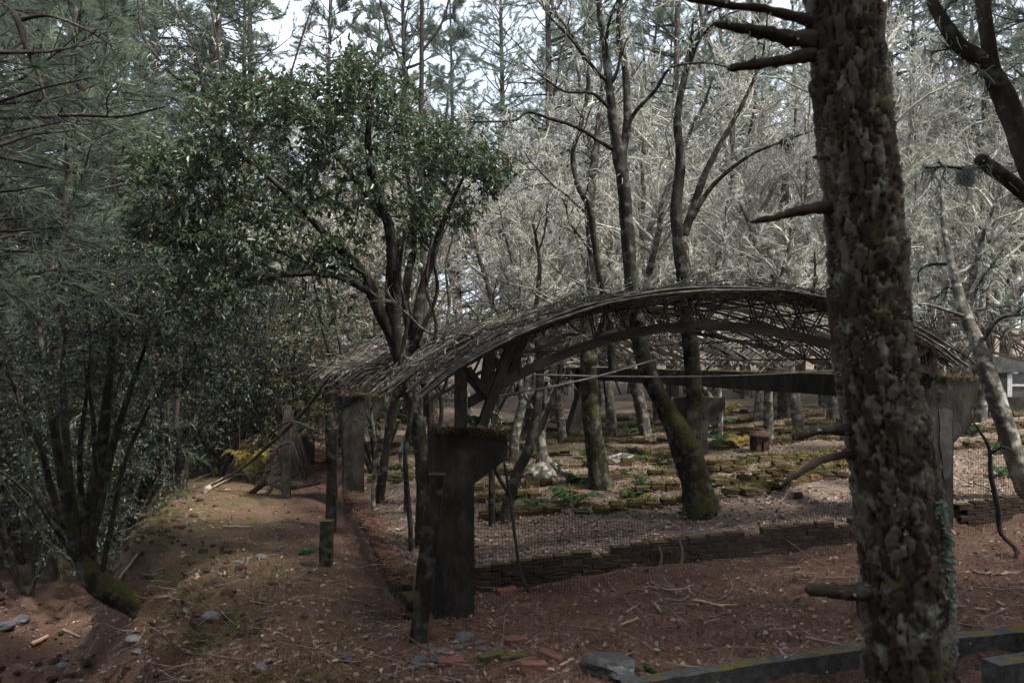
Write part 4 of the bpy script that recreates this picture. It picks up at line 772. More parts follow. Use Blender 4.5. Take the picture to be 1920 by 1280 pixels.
q = P(1810, 318, 4.9); mb = MB(); n = 700; qq = q + rng.normal(0, 1, (n, 3)) * [.018, .018, .012]; ribbons(mb, qq, rng.uniform(.06, .17, n), .0025, down=.93); tag(mb.build('moss_tuft', M['grey_lichen']), 'tuft of moss hanging from the thin twig at the right', 'moss')
wood_tree('dead_sapling', 'bare crooked dead sapling right of the half hidden pillar', 'sapling', [B([(1893, 1071, 7.6, 5), (1906, 1033, 7.7, 7), (1876, 998, 7.9, 9), (1871, 950, 7.9, 10), (1858, 890, 7.9, 9), (1855, 841, 7.9, 7), (1838, 810, 7.9, 5), (1822, 788, 7.9, 3)], n=30), B([(1858, 850, 7.9, 5), (1880, 838, 7.8, 4), (1905, 850, 7.7, 3)])], bark='dark_twig', cfg=[(5, .3, .5, 1.1, 6, .15, 0, .1, .006)], seed=20, start=.1, rough=.08)
wood_tree('bare_sapling', 'bare thin stem rising behind the bracket of the nearest pillar', 'sapling', [B([(922, 905, 10.0, 12), (916, 780, 10.0, 10), (926, 660, 10.1, 8), (940, 560, 10.2, 5)], n=24), B([(918, 800, 10, 6), (960, 720, 10.1, 5), (985, 640, 10.2, 3)])], bark='main_bark', cfg=BARE[:2], seed=25, start=.3)
wood_tree('crooked_sapling', 'crooked thin stem between the slim trunk and the evergreen foot', 'sapling', [B([(762, 905, 11, 10), (752, 850, 11, 8), (768, 790, 11, 7), (758, 720, 11, 5)], n=20), B([(700, 915, 11.5, 8), (704, 840, 11.5, 7), (694, 760, 11.5, 4)], n=14)], bark='lichen_bark', cfg=BARE[:2], seed=26, start=.3)
wood_tree('thin_sapling', 'thin dark sapling standing before the low wall right of the nearest pillar', 'sapling', [B([(990, 1106, 7.85, 9), (975, 1070, 7.85, 7), (965, 1000, 7.85, 6), (956, 930, 7.85, 6), (945, 866, 7.85, 4)], n=24)], bark='dark_twig', cfg=[(3, .3, .5, 1.1, 6, .15, 0, .1, .004)], seed=21, rough=.08)

op = wood_tree('overhanging_pine', 'dark pine limbs hanging into the top left corner', 'tree', [
    B([(-420, 1300, 7.4, 90), (-330, 700, 7.4, 70), (-250, 250, 7.4, 60), (-230, -200, 7.4, 50), (-220, -700, 7.4, 30)]), B([(-240, 190, 7.4, 20), (-100, 215, 7.3, 12), (30, 221, 7.2, 9), (140, 216, 7.1, 7), (230, 218, 7.0, 5), (310, 200, 6.9, 3)]),
    B([(-230, -40, 7.4, 24), (-60, 0, 7, 16), (20, 20, 6.9, 13), (50, 90, 6.8, 10), (75, 150, 6.8, 7), (90, 215, 6.8, 3)]), B([(30, 40, 6.9, 8), (90, 30, 6.8, 6), (160, 55, 6.7, 4), (215, 90, 6.7, 2)])],
    bark='pine_bark', cfg=[(9, .3, .5, 1.1, 8, .16, -.02, .0, .008), (5, .5, .4, 1.0, 6, .2, -.02, .1, .004)], sprout_from=[1, 2, 3], seed=22, start=.3)
OP = op
wood_tree('slender_tree', 'slender straight bare tree rising behind the evergreen crown', 'tree', [B([(800, 780, 13, 13), (794, 500, 13, 12), (790, 250, 13, 10), (791, 60, 13, 8), (790, -60, 13, 6)]), B([(788, 190, 13, 6), (740, 90, 13, 5), (715, 10, 13, 4), (700, -60, 13, 3)]), B([(790, 100, 13, 6), (830, 40, 13, 5), (850, -40, 13, 3)])], bark='dark_twig', cfg=[(9, .3, .4, .9, 8, .12, .03, .0, .008), (5, .5, .4, 1, 6, .2, 0, .1, .004)], seed=23, start=.4)
wood_tree('curved_bare_tree', 'bare tree with one curved limb arching left above the evergreen crown', 'tree', [B([(330, 800, 12, 10), (342, 560, 12, 9), (352, 330, 12, 8), (365, 160, 12, 7.2), (335, 148, 12, 6.6), (300, 115, 12, 5.4), (266, 60, 12, 4.8), (256, -30, 12, 3.6)]), B([(425, 340, 12, 6), (385, 180, 12, 5.4), (370, 110, 12, 4.2), (335, 30, 12, 3), (300, -20, 12, 2.4)]), B([(420, 330, 12, 5.4), (418, 180, 12, 4.8), (405, 70, 12, 3.6), (385, -30, 12, 3)]), B([(470, 520, 12, 6), (520, 240, 12, 4.8), (560, 90, 12, 3.6), (600, -30, 12, 2.4)]), B([(500, 640, 12, 5.4), (600, 300, 12.3, 4.8), (615, 120, 12.3, 3.6), (618, -30, 12.3, 2.4)])],
    bark='dark_twig', cfg=[(9, .26, .5, 1.0, 8, .15, .01, .0, .008), (5, .5, .4, 1, 6, .2, 0, .1, .004)], beard=300, seed=24, start=.45)
# ---- leafy crowns: branches are drawn from a skeleton to targets, then twigs and leaves
def leafy(name, label, cat, limbs, targets, bark, leafm, ntw=6, nlf=9, ll=(.045, .08), spray=.32, seed=1, group=None, ratio=.36, base=None, k=12, droop=-.25, rough=.14):
    rg = np.random.default_rng(seed)
    if base is None: limbs = rooted(limbs); base = limbs[0][0][0].copy(); base[2] = hz(base[0], base[1])
    L = poly_at(limbs, base); T = np.asarray(targets) - base; root = empty(name, base, 0, label, cat, group); mb = MB()
    for p, r in L:
        n = min(120, max(len(p), int(np.linalg.norm(np.diff(p, axis=0), axis=1).sum() / max(.05, r.mean() * .6)))); s = spline(np.column_stack([p, r]), n); tubes(mb, [(s[:, :3], np.maximum(s[:, 3], .002))], k, rough=rough, rfreq=9, rseed=seed)
    mb.build('trunk', M[bark], root)
    pool = np.concatenate([p[int(len(p) * (.45 if i == 0 else .25)):] for i, (p, r) in enumerate(L)]); pr = np.concatenate([r[int(len(p) * (.45 if i == 0 else .25)):] for i, (p, r) in enumerate(L)])
    dist = np.array([np.min(np.linalg.norm(pool - t, axis=1)) for t in T]); br = []; tw = []; lp = []; ld = []
    for t in T[np.argsort(dist)]:
        dv = np.linalg.norm(pool - t, axis=1) + .25 * np.maximum(0, pool[:, 2] - t[2]); j = int(np.argmin(dv)); a = pool[j]; D = np.linalg.norm(t - a); r0 = min(pr[j] * .75, .006 + .009 * D)
        mid = (a + t) / 2 + rg.normal(0, .12, 3) * D + [0, 0, .1 * D]; s = spline([a, mid, t], 7); s[1:-1] += rg.normal(0, .02 * D + .005, (5, 3)); rad = np.linspace(r0, .0035, 7); br.append((s, rad)); pool = np.vstack([pool, s[2:]]); pr = np.concatenate([pr, rad[2:]])
        out = t - a; out = out / (np.linalg.norm(out) + 1e-6)
        for _ in range(int(ntw + rg.random())):
            d = out * .6 + rg.normal(0, .75, 3); d[2] *= .6; d /= np.linalg.norm(d) + 1e-9; i0 = s[rg.integers(3, 7)]; w = wander(rg, i0, d, spray * rg.uniform(.5, 1.2), .003, .0015, 5, .2, droop * .15); tw.append(w)
            f = rg.random(nlf) ** .4 * 3.999; ii = f.astype(int); fr = (f - ii)[:, None]; lp.append(w[0][ii] * (1 - fr) + w[0][ii + 1] * fr); ld.append(nrm(w[0][ii + 1] - w[0][ii]) * .8 + rg.normal(0, .75, (nlf, 3)) + [0, 0, droop])
    mb = MB(); tubes(mb, br, 5); tubes(mb, tw, 3); mb.build('branches', M['dark_twig'], root)
    lp, ld = np.concatenate(lp), np.concatenate(ld); mb = MB(); leaves(mb, lp, ld, rg.uniform(*ll, len(lp)), ratio, rg); mb.build('crown', M[leafm], root, smooth=False)
    return root
def blob(rg, spec):
    """spec rows: px, py, rx, ry (photo pixels), Y, rY, count -> target points inside those ellipsoids."""
    out = []
    for px, py, rx, ry, Y, rY, n in spec:
        d = nrm(rg.normal(size=(n, 3))) * (rg.random((n, 1)) ** .4); out += [P(px + a * rx, py + b * ry, Y + c * rY) for a, b, c in d]
    return np.array(out)
tg = blob(np.random.default_rng(5), [(a, b, c, d, e, f, int(g * 1.08)) for a, b, c, d, e, f, g in [(690, 150, 90, 52, 8.8, .7, 26), (590, 190, 120, 60, 8.8, .8, 26), (440, 185, 100, 52, 8.3, .7, 24), (625, 265, 170, 70, 9, 1, 36), (400, 290, 110, 60, 8.3, .8, 26), (770, 250, 90, 70, 9.4, .9, 26), (855, 300, 90, 48, 9.6, .7, 24), (700, 360, 150, 58, 9.2, 1, 28),
    (835, 390, 62, 44, 9.6, .6, 14), (500, 380, 160, 58, 8.8, 1, 32), (350, 370, 80, 60, 8.4, .8, 20), (430, 460, 120, 46, 8.4, .9, 22), (585, 470, 100, 40, 9, .8, 16), (775, 445, 50, 26, 9.5, .5, 6), (295, 320, 40, 40, 8.2, .5, 8), (330, 480, 80, 60, 8.2, .7, 16), (380, 560, 80, 60, 8, .6, 18), (470, 520, 70, 45, 8.4, .6, 12), (300, 420, 60, 60, 8.3, .6, 12), (600, 560, 50, 40, 8.6, .4, 5), (900, 320, 50, 25, 9.6, .4, 10)]])
leafy('evergreen_tree', 'large glossy dark green evergreen with many stems growing through the roof', 'tree', [
    B([(800, 1040, 9.2, 47), (795, 900, 9.2, 30.9), (782, 800, 9.2, 26.8), (765, 720, 9.2, 25.5), (742, 640, 9.2, 26.8), (735, 560, 9.15, 26.8), (738, 480, 9.1, 24.2), (728, 420, 9.0, 20.1), (700, 340, 8.9, 16.1), (690, 250, 8.8, 11.4), (700, 170, 8.7, 6.7), (705, 110, 8.7, 2.7)]),
    B([(742, 650, 9.2, 22.8), (715, 590, 9.1, 22.8), (690, 530, 9.0, 21.5), (672, 500, 8.9, 17.5), (610, 440, 8.7, 13.4), (560, 385, 8.5, 10.8), (490, 320, 8.3, 8.1), (420, 270, 8.2, 5.3), (370, 210, 8.1, 2.7)]),
    B([(690, 545, 9.0, 14.8), (640, 520, 8.8, 13.4), (580, 512, 8.6, 12), (510, 518, 8.3, 10.1), (450, 525, 8.1, 7.4), (400, 560, 7.9, 4.7), (360, 600, 7.9, 2)]),
    B([(814, 990, 9.4, 21.5), (810, 800, 9.4, 18.7), (795, 700, 9.4, 20.1), (782, 640, 9.4, 21.5), (788, 560, 9.5, 17.5), (812, 480, 9.6, 14.8), (830, 420, 9.6, 10.8), (860, 350, 9.7, 6.7), (890, 300, 9.7, 2.7)]),
    B([(778, 650, 9.5, 17.5), (760, 560, 9.6, 16.1), (775, 460, 9.8, 13.4), (770, 370, 9.9, 9.4), (760, 280, 10, 6), (770, 200, 10, 2.7)]),
    B([(672, 500, 8.9, 13.4), (600, 495, 9.3, 12), (520, 470, 9.6, 9.4), (430, 440, 9.8, 6), (350, 400, 9.9, 3.4)]),
    B([(728, 420, 9, 12), (660, 330, 9.3, 9.4), (600, 250, 9.5, 6.7), (540, 180, 9.6, 4), (500, 130, 9.7, 2)]),
    B([(770, 660, 9.3, 12), (800, 600, 9.2, 9.4), (820, 545, 9.2, 7.4), (815, 480, 9.1, 5.3), (840, 420, 9.1, 2.7)]),
    B([(770, 990, 9.0, 10), (760, 860, 9.0, 9), (772, 760, 9.0, 8), (752, 680, 9.0, 8), (764, 600, 9.0, 7), (750, 520, 9.0, 6), (758, 430, 9.0, 4)], n=40), B([(826, 1000, 9.1, 9), (818, 860, 9.1, 8), (828, 760, 9.1, 8), (806, 690, 9.2, 7), (818, 610, 9.2, 7), (800, 540, 9.2, 6), (808, 450, 9.3, 4)], n=40), B([(790, 700, 9.0, 8), (830, 640, 8.9, 7), (842, 570, 9.0, 6), (836, 500, 9.1, 5), (850, 440, 9.2, 3)], n=30)], tg, 'main_bark', 'leaf', 7, 11, (.04, .1), .34, 5, k=14, rough=.24)
# multi-stemmed shrub in the gully
by = 9.7
tg = blob(np.random.default_rng(6), [(120, 640, 150, 110, by, 1.2, 60), (260, 600, 120, 90, by - .3, 1, 40), (60, 730, 110, 60, by - .3, 1, 22), (250, 700, 100, 40, by, .8, 14), (330, 680, 80, 60, by, .8, 18), (130, 500, 150, 70, by, 1, 40)])
leafy('gully_shrub', 'dark many stemmed shrub with curved mossy foot growing in the gully', 'shrub', [
    B([(300, 1160, by + .25, 34), (225, 1118, by + .1, 46), (185, 1094, by, 46), (160, 1050, by, 38), (165, 980, by, 28), (182, 890, by, 24), (195, 800, by, 20), (205, 700, by, 15), (215, 600, by, 9), (220, 500, by, 4)], n=40),
    B([(165, 1060, by, 26), (135, 980, by - .1, 22), (112, 870, by - .2, 18), (95, 760, by - .2, 15), (78, 650, by - .3, 10), (70, 560, by - .3, 5)], n=30),
    B([(160, 1050, by, 20), (132, 930, by + .1, 17), (122, 800, by + .2, 14), (118, 700, by + .2, 11), (125, 600, by + .2, 6)], n=30), B([(163, 1030, by, 22), (190, 930, by, 17), (208, 850, by, 15), (232, 770, by, 12), (262, 680, by, 7), (290, 600, by, 3)], n=30),
    B([(150, 1040, by, 16), (100, 930, by - .3, 13), (80, 850, by - .5, 11), (40, 760, by - .7, 7), (10, 680, by - .9, 4)], n=30), B([(162, 1000, by, 12), (150, 900, by - .2, 10), (152, 820, by - .3, 9), (165, 720, by - .3, 6), (170, 640, by - .3, 3)], n=30),
    B([(170, 1000, by, 14), (196, 900, by + .2, 12), (198, 800, by + .3, 10), (232, 690, by + .4, 6), (250, 610, by + .4, 3)], n=30), B([(172, 1060, by, 12), (178, 940, by - .2, 10), (176, 800, by - .3, 9), (160, 690, by - .3, 5)], n=30), B([(190, 1080, by, 11), (214, 960, by + .1, 9), (236, 860, by + .2, 8), (280, 760, by + .3, 5)], n=30), B([(150, 1060, by, 11), (110, 1000, by - .4, 9), (70, 930, by - .7, 8), (48, 820, by - .8, 6), (30, 720, by - .8, 3)], n=30),
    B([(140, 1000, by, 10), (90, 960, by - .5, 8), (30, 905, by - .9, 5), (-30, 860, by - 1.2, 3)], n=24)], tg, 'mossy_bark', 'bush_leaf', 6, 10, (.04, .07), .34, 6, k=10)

# ---- big pine at the right with plated bark
def plated_pine():
    rows = [(1712, 1840, 2.95, 185), (1706, 1290, 2.95, 154), (1688, 1000, 2.95, 146), (1660, 800, 2.95, 142), (1636, 640, 2.95, 134), (1618, 400, 2.95, 131), (1592, 150, 2.95, 130), (1580, 0, 2.95, 130), (1570, -150, 2.95, 128), (1540, -900, 3.0, 125), (1500, -2400, 3.1, 90), (1480, -4200, 3.2, 40)]
    c = np.array([[*P(a, b, Y), w / F * Y / 2] for a, b, Y, w in rows]); c[0, 2] = hz(c[0, 0], c[0, 1]) - .1
    z = np.concatenate([np.linspace(c[0, 2], 1.05, 14), np.arange(1.06, 4.15, .0085), np.linspace(4.17, c[-1, 2], 50)]); s = spline(c, 900); cc = np.array([np.interp(z, s[:, 2], s[:, i]) for i in range(4)]).T
    k = 132; th = np.linspace(0, 2 * np.pi, k, endpoint=False); T, Z = np.meshgrid(th, z); Rr = np.repeat(cc[:, 3:4], k, 1)
    # cellular plates in bark space (wraps round the trunk)
    ca, cb = 25, .095; a = T / (2 * np.pi) * ca + .3 * vnoise(np.cos(T) * 3, np.sin(T) * 3, Z * 14, 61) + .3 * vnoise(np.cos(T) * 9, np.sin(T) * 9, Z * 34, 66); b = Z / cb + .4 * vnoise(np.cos(T) * 5, np.sin(T) * 5, Z * 12, 62) + .35 * vnoise(np.cos(T) * 14, np.sin(T) * 14, Z * 34, 67); ia, ib = np.floor(a), np.floor(b); f1 = np.full(T.shape, 9.0); f2 = f1.copy(); cell = np.zeros(T.shape); dyc = np.zeros(T.shape)
    for da in (-1, 0, 1):
        for db in (-1, 0, 1):
            ka, kb_ = np.mod(ia + da, ca), ib + db; ox = _hash(ka, kb_, ka * 0, 71); oy = _hash(ka, kb_, ka * 0, 72); ddx, ddy = ia + da + ox - a, ib + db + oy - b; dist = np.sqrt(ddx * ddx + ddy * ddy); val = _hash(ka, kb_, ka * 0, 73)
            n1 = dist < f1; f2 = np.where(n1, f1, np.minimum(f2, dist)); cell = np.where(n1, val, cell); dyc = np.where(n1, ddy, dyc); f1 = np.where(n1, dist, f1)
    crack = sm(f2 - f1, .0, .16); rel = .013 * crack + .009 * (cell - .4) * crack - .019 * dyc * crack + .0025 * vnoise(np.cos(T) * 9, np.sin(T) * 9, Z * 30, 63) + .008 * vnoise(np.cos(T) * 3, np.sin(T) * 3, Z * 4, 64) + .003 * vnoise(np.cos(T) * 15, np.sin(T) * 15, Z * 6, 68) + .004 * vnoise(np.cos(T) * 22, np.sin(T) * 22, Z * 75, 65)
    Rr = Rr - .011 + rel; v = np.stack([cc[:, 0:1] + Rr * np.cos(T), cc[:, 1:2] + Rr * np.sin(T), Z], -1); base = np.array([c[0, 0], c[0, 1], hz(c[0, 0], c[0, 1])])
    root = empty('plated_pine', base, 0, 'big out of focus pine trunk with plated lichen bark in the right foreground', 'tree'); ids = np.arange(v.shape[0] * k).reshape(v.shape[0], k)
    mb = MB(); mb.add(v.reshape(-1, 3) - base, np.stack([ids[:-1], np.roll(ids[:-1], -1, 1), np.roll(ids[1:], -1, 1), ids[1:]], -1).reshape(-1, 4)); tr = mb.build('trunk', M['plate_bark'], root)
    at = tr.data.attributes.new('plate', 'FLOAT', 'POINT'); at.data.foreach_set('value', cell.astype(np.float32).ravel()); at = tr.data.attributes.new('crack', 'FLOAT', 'POINT'); at.data.foreach_set('value', crack.astype(np.float32).ravel())
    # branch stubs
    for st, w0, w1 in (([(1520, 40), (1440, 18), (1370, 10), (1280, -5)], 20, 12), ([(1520, 75), (1450, 65), (1400, 55), (1338, 45)], 34, 14), ([(1520, 104), (1460, 115), (1410, 122), (1366, 130)], 26, 14), ([(1545, 388), (1490, 398), (1450, 408), (1405, 417)], 24, 9), ([(1585, 806), (1540, 806), (1510, 812), (1488, 820)], 22, 15), ([(1585, 852), (1540, 862), (1500, 885), (1465, 908)], 17, 9), ([(1630, 1108), (1590, 1110), (1550, 1107), (1510, 1104)], 30, 24), ([(1560, 296), (1540, 296), (1524, 294)], 10, 6)):
        st = [(st[0][0] + 55, st[0][1])] + st; cpt = [[*(P(a, b, 2.97 - .04 * i) - base), 0] for i, (a, b) in enumerate(st)]; n = 24; sp = spline(np.array(cpt)[:, :3], n); rad = np.linspace(w0, w1, n) / F * 2.9 / 2; rad[-1] *= .35; rad *= 1 + .7 * np.exp(-np.linspace(0, 1, n) * 6); mb = MB(); rad = rad * (1 + rng.normal(0, .04, n)); sp = sp + rng.normal(0, .0015, (n, 3)); tubes(mb, [(sp, rad)], 16, rough=.4, rfreq=45, rseed=7); stub = mb.build('branch_stub', M['pine_bark'], root)
        qn = 26; i = rng.integers(0, n, qn); q = sp[i] + nrm(rng.normal(0, 1, (qn, 3)) + [0, 0, .6]) * rad[i][:, None]; mb = MB(); leaves(mb, q, rng.normal(0, 1, (qn, 3)), rng.uniform(.008, .022, qn), .8, fold=.6); mb.build('lichen', M['grey_lichen'], stub)
    # leafy grey lichen flakes on the bark
    def flakes(n, t0, t1, z0, z1, size, clump=1):
        tt = rng.uniform(t0, t1, n); zz = rng.uniform(z0, z1, n); 
        if clump > 1: tt = np.repeat(tt, clump) + rng.normal(0, .1, n * clump); zz = np.repeat(zz, clump) + rng.normal(0, .016, n * clump)
        m = len(tt); c_ = np.array([np.interp(zz, z, cc[:, i]) for i in range(4)]).T; nd = np.stack([np.cos(tt), np.sin(tt), np.zeros(m)], 1); q = c_[:, :3] + nd * (c_[:, 3:4] + .006); q[:, 2] = zz; d = nrm(rng.normal(0, 1, (m, 3)) + nd * .7); leaves(mb, q - base, d, rng.uniform(*size, m), .75, fold=.6, curl=.3)
    mb = MB(); flakes(34, R(180), R(360), 1.1, 4.1, (.004, .011), 14); flakes(60, R(300), R(390), 1.1, 4.1, (.005, .014), 14); flakes(46, R(305), R(385), 1.55, 1.95, (.015, .034), 10); mb.build('lichen', M['grey_lichen'], root, smooth=False)
    rg = np.random.default_rng(33); return root, cc[:, :3], base
mp_ = bpy.data.materials.new('plate_bark'); mp_.use_nodes = True; N, Lk = mp_.node_tree.nodes, mp_.node_tree.links; bs = N['Principled BSDF']; bs.inputs['Roughness'].default_value = .95; bs.inputs['Specular IOR Level'].default_value = .2
a1 = N.new('ShaderNodeAttribute'); a1.attribute_name = 'plate'; a2 = N.new('ShaderNodeAttribute'); a2.attribute_name = 'crack'; ge = N.new('ShaderNodeNewGeometry'); nz = N.new('ShaderNodeTexNoise'); nz.inputs['Scale'].default_value = 13; nz.inputs['Detail'].default_value = 9; Lk.new(ge.outputs['Position'], nz.inputs['Vector'])
r1 = N.new('ShaderNodeValToRGB'); e = r1.color_ramp.elements; e[0].position = 0; e[0].color = (.034, .026, .021, 1); e[1].position = 1; e[1].color = (.17, .15, .125, 1); x = e.new(.55); x.color = (.075, .056, .045, 1); Lk.new(a1.outputs['Fac'], r1.inputs['Fac'])
r2 = N.new('ShaderNodeValToRGB'); e = r2.color_ramp.elements; e[0].position = .55; e[0].color = (0, 0, 0, 1); e[1].position = .66; e[1].color = (.85, .85, .85, 1); Lk.new(nz.outputs['Fac'], r2.inputs['Fac'])
nm = N.new('ShaderNodeTexNoise'); nm.inputs['Scale'].default_value = 5; Lk.new(ge.outputs['Position'], nm.inputs['Vector']); rm = N.new('ShaderNodeValToRGB'); e = rm.color_ramp.elements; e[0].position = .42; e[0].color = (.1, .09, .035, 1); e[1].position = .6; e[1].color = (.26, .28, .22, 1); Lk.new(nm.outputs['Fac'], rm.inputs['Fac'])
m1 = N.new('ShaderNodeMixRGB'); Lk.new(r2.outputs['Color'], m1.inputs['Fac']); Lk.new(r1.outputs['Color'], m1.inputs['Color1']); Lk.new(rm.outputs['Color'], m1.inputs['Color2']); m2 = N.new('ShaderNodeMixRGB'); m2.inputs['Color1'].default_value = (.008, .006, .005, 1); Lk.new(a2.outputs['Fac'], m2.inputs['Fac']); Lk.new(m1.outputs['Color'], m2.inputs['Color2']); Lk.new(m2.outputs['Color'], bs.inputs['Base Color'])
bp = N.new('ShaderNodeBump'); bp.inputs['Strength'].default_value = .6; bp.inputs['Distance'].default_value = .006; Lk.new(nz.outputs['Fac'], bp.inputs['Height']); Lk.new(bp.outputs['Normal'], bs.inputs['Normal']); M['plate_bark'] = mp_
big_pine, bp_axis, bp_base = plated_pine()

# ---- pine prototypes
def pine_parts(rg, root, axis_pts, z0, ztop, r_max, whorl=.55, per=4.5, ntuft=14, nneedle=17, L=(.16, .28), w=.0075, dead_from=None, base=np.zeros(3), twig='dark_twig'):
    br = []; tp = []; td = []; z = z0
    ax = lambda zz: np.array([np.interp(zz, axis_pts[:, 2], axis_pts[:, 0]), np.interp(zz, axis_pts[:, 2], axis_pts[:, 1]), zz])
    while z < ztop:
        f = (z - z0) / (ztop - z0); Lb = r_max * (1 - f) ** .7 * (.75 + .25 * min(1, f * 4 + .5)) + .35
        for k in range(int(per + rg.random())):
            a = rg.uniform(0, 2 * math.pi); d = np.array([math.cos(a), math.sin(a), .15 + .35 * f]); l = Lb * rg.uniform(.6, 1.1); p = wander(rg, ax(z + rg.uniform(-.15, .15)), nrm(d), l, .012 + .011 * l, .006, 7, .1, .02); br.append(p)
            subs = []; sprout(rg, [p], [(ntuft * .5, .4, .4, .9, 5, .16, .03, .25, .008)], subs)
            for q, _ in subs[0]:
                br.append((q, np.linspace(.006, .003, 5))); tp += [q[-1], q[3], q[2]]; td += [q[-1] - q[-2], q[4] - q[3], q[3] - q[2]]
            tp.append(p[0][-1]); td.append(p[0][-1] - p[0][-2])
        z += whorl * rg.uniform(.8, 1.2)
    if dead_from is not None:
        z = dead_from
        while z < z0:
            a = rg.uniform(0, 2 * math.pi); p = wander(rg, ax(z), nrm(np.array([math.cos(a), math.sin(a), .05])), rg.uniform(.3, 1.3), .014, .004, 6, .12, -.02); br.append(p); s2 = []; sprout(rg, [p], [(4, .4, .4, 1, 5, .18, 0, .2, .005)], s2); br += s2[0]; z += rg.uniform(.25, .6)
    mb = MB(); tubes(mb, poly_at([b for b in br if len(b[0]) >= 6], base), 4); tubes(mb, poly_at([b for b in br if len(b[0]) < 6], base), 3); mb.build('branches', M[twig], root)
    tp = np.array(tp) - base; mb = MB(); tufts(mb, tp, np.array(td) + [0, 0, .01], nneedle, L, w, .75, rg); mb.build('crown', M['needles'], root)
def pine_proto(seed, H, r, z0, rmax, label, lean=.3):
    rg = np.random.default_rng(seed); root = empty('pine_tree', (0, 0, 0), 0, label, 'tree', 'pines of the wood behind the ruin'); ax = np.array([[0, 0, -.3], [lean * .2, .05, H * .3], [lean * .5, -.05, H * .6], [lean, 0, H]]); s = spline(ax, 26); mb = MB(); tubes(mb, [(s, np.linspace(r, .03, 26))], 10, rough=.12, rfreq=5, rseed=seed); mb.build('trunk', M['pine_bark'], root)
    pine_parts(rg, root, s, z0, H, rmax, dead_from=3.0); return root
PL = 'tall pine standing in the wood behind the ruin'
pines = [pine_proto(41, 19, .21, 5.0, 3.2, PL), pine_proto(42, 15, .17, 3.2, 3.0, PL, -.4), pine_proto(43, 21, .24, 6.5, 3.5, PL, .5)]
# canopy of the big pine, overhead
pine_parts(np.random.default_rng(44), big_pine, bp_axis, 6.8, bp_axis[-1, 2], 3.1, .45, 5, 14, 17, base=bp_base)

ob = np.array(OP.location); pine_parts(np.random.default_rng(45), OP, np.array([P(-250, 250, 7.4), P(-230, -200, 7.4), P(-222, -560, 7.4), P(-220, -1000, 7.4)]), 6.9, 10.6, 3.2, .5, 4.5, 13, 16, base=ob)  # high crown added to this pine to shade the gully floor

# ---- lichen-grey bare trees
def bare_proto(seed, H, label, spread=.55):
    rg = np.random.default_rng(seed); root = empty('lichen_tree', (0, 0, 0), 0, label, 'tree', 'pale lichen covered trees behind the roof'); tr = wander(rg, (0, 0, -.2), nrm(np.array([rg.normal(0, .15), rg.normal(0, .15), 1])), H * .75, .13, .03, 14, .07, .03); out = [[tr]]
    for _ in range(2): a = wander(rg, tr[0][rg.integers(2, 5)], nrm(np.array([rg.normal(0, .5), rg.normal(0, .5), 1])), H * rg.uniform(.4, .6), .08, .02, 12, .09, .03); out[0].append(a)
    sub = []; sprout(rg, [(p[3:], r[3:]) for p, r in out[0]], [(11, .36, .5, 1.1, 9, .16, .03, .0, .035), (8, .48, .4, 1.1, 7, .2, .0, .12, .013), (6, .5, .4, 1.2, 6, .24, -.02, .1, .008), (1.8, .6, .4, 1.2, 4, .25, -.04, .1, .005)], sub)
    mb = MB(); tubes(mb, out[0], 9, rough=.15); mb.build('trunk', M['lichen_bark'], root); mb = MB()
    for i, ps in enumerate(sub): tubes(mb, [(p, r + .002) for p, r in ps], 4 if i == 0 else 3)
    mb.build('branches', M['lichen_twig'], root); allp = sub[1] + sub[2] + sub[3]; n = 6500; q, _ = pts_on(allp, n, rg); mb = MB(); ribbons(mb, q, rg.uniform(.03, .13, n), .0045, rg, down=.6, seg=2); tag(mb.build('beard_lichen', M['lichen'], root), kind='stuff'); return root
LL = 'bare tree grey with beard lichen standing behind the roof'
bares = [bare_proto(51, 10, LL), bare_proto(52, 8.5, LL), bare_proto(53, 11.5, LL), bare_proto(54, 7, LL)]
# ---- bush prototypes
def bush_proto(seed, H, Rr, nt, leafm, label, group, ll=(.045, .08), name='evergreen_bush', ratio=.36):
    rg = np.random.default_rng(seed); limbs = []
    for k in range(6): a = rg.uniform(0, 6.28); limbs.append(wander(rg, (rg.normal(0, .12), rg.normal(0, .12), -.1), nrm(np.array([math.cos(a) * .35, math.sin(a) * .35, 1])), H * rg.uniform(.6, .9), .04, .01, 9, .09, .03))
    d = nrm(rg.normal(size=(nt, 3))) * rg.random((nt, 1)) ** .45; T = np.array([0, 0, H * .58]) + d * [Rr, Rr, H * .46]
    return leafy(name, label, 'bush', limbs, T, 'main_bark', leafm, 6, 9, ll, .36, seed, group, ratio, base=np.zeros(3), k=6)
BG, PG = 'dark evergreen bushes on the left', 'pale reddish leaved bushes behind the evergreen'
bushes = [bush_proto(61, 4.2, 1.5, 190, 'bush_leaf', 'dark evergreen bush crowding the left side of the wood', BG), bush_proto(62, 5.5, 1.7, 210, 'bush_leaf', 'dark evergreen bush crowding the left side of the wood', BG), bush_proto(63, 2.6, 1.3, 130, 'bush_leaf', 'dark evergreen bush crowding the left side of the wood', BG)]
pales = [bush_proto(64, 5.0, 1.5, 170, 'pale_leaf', 'pale green bush with reddish leaves behind the evergreen', PG, (.05, .085), 'pale_bush'), bush_proto(65, 3.4, 1.3, 140, 'pale_leaf', 'pale green bush with reddish leaves behind the evergreen', PG, (.05, .085), 'pale_bush')]

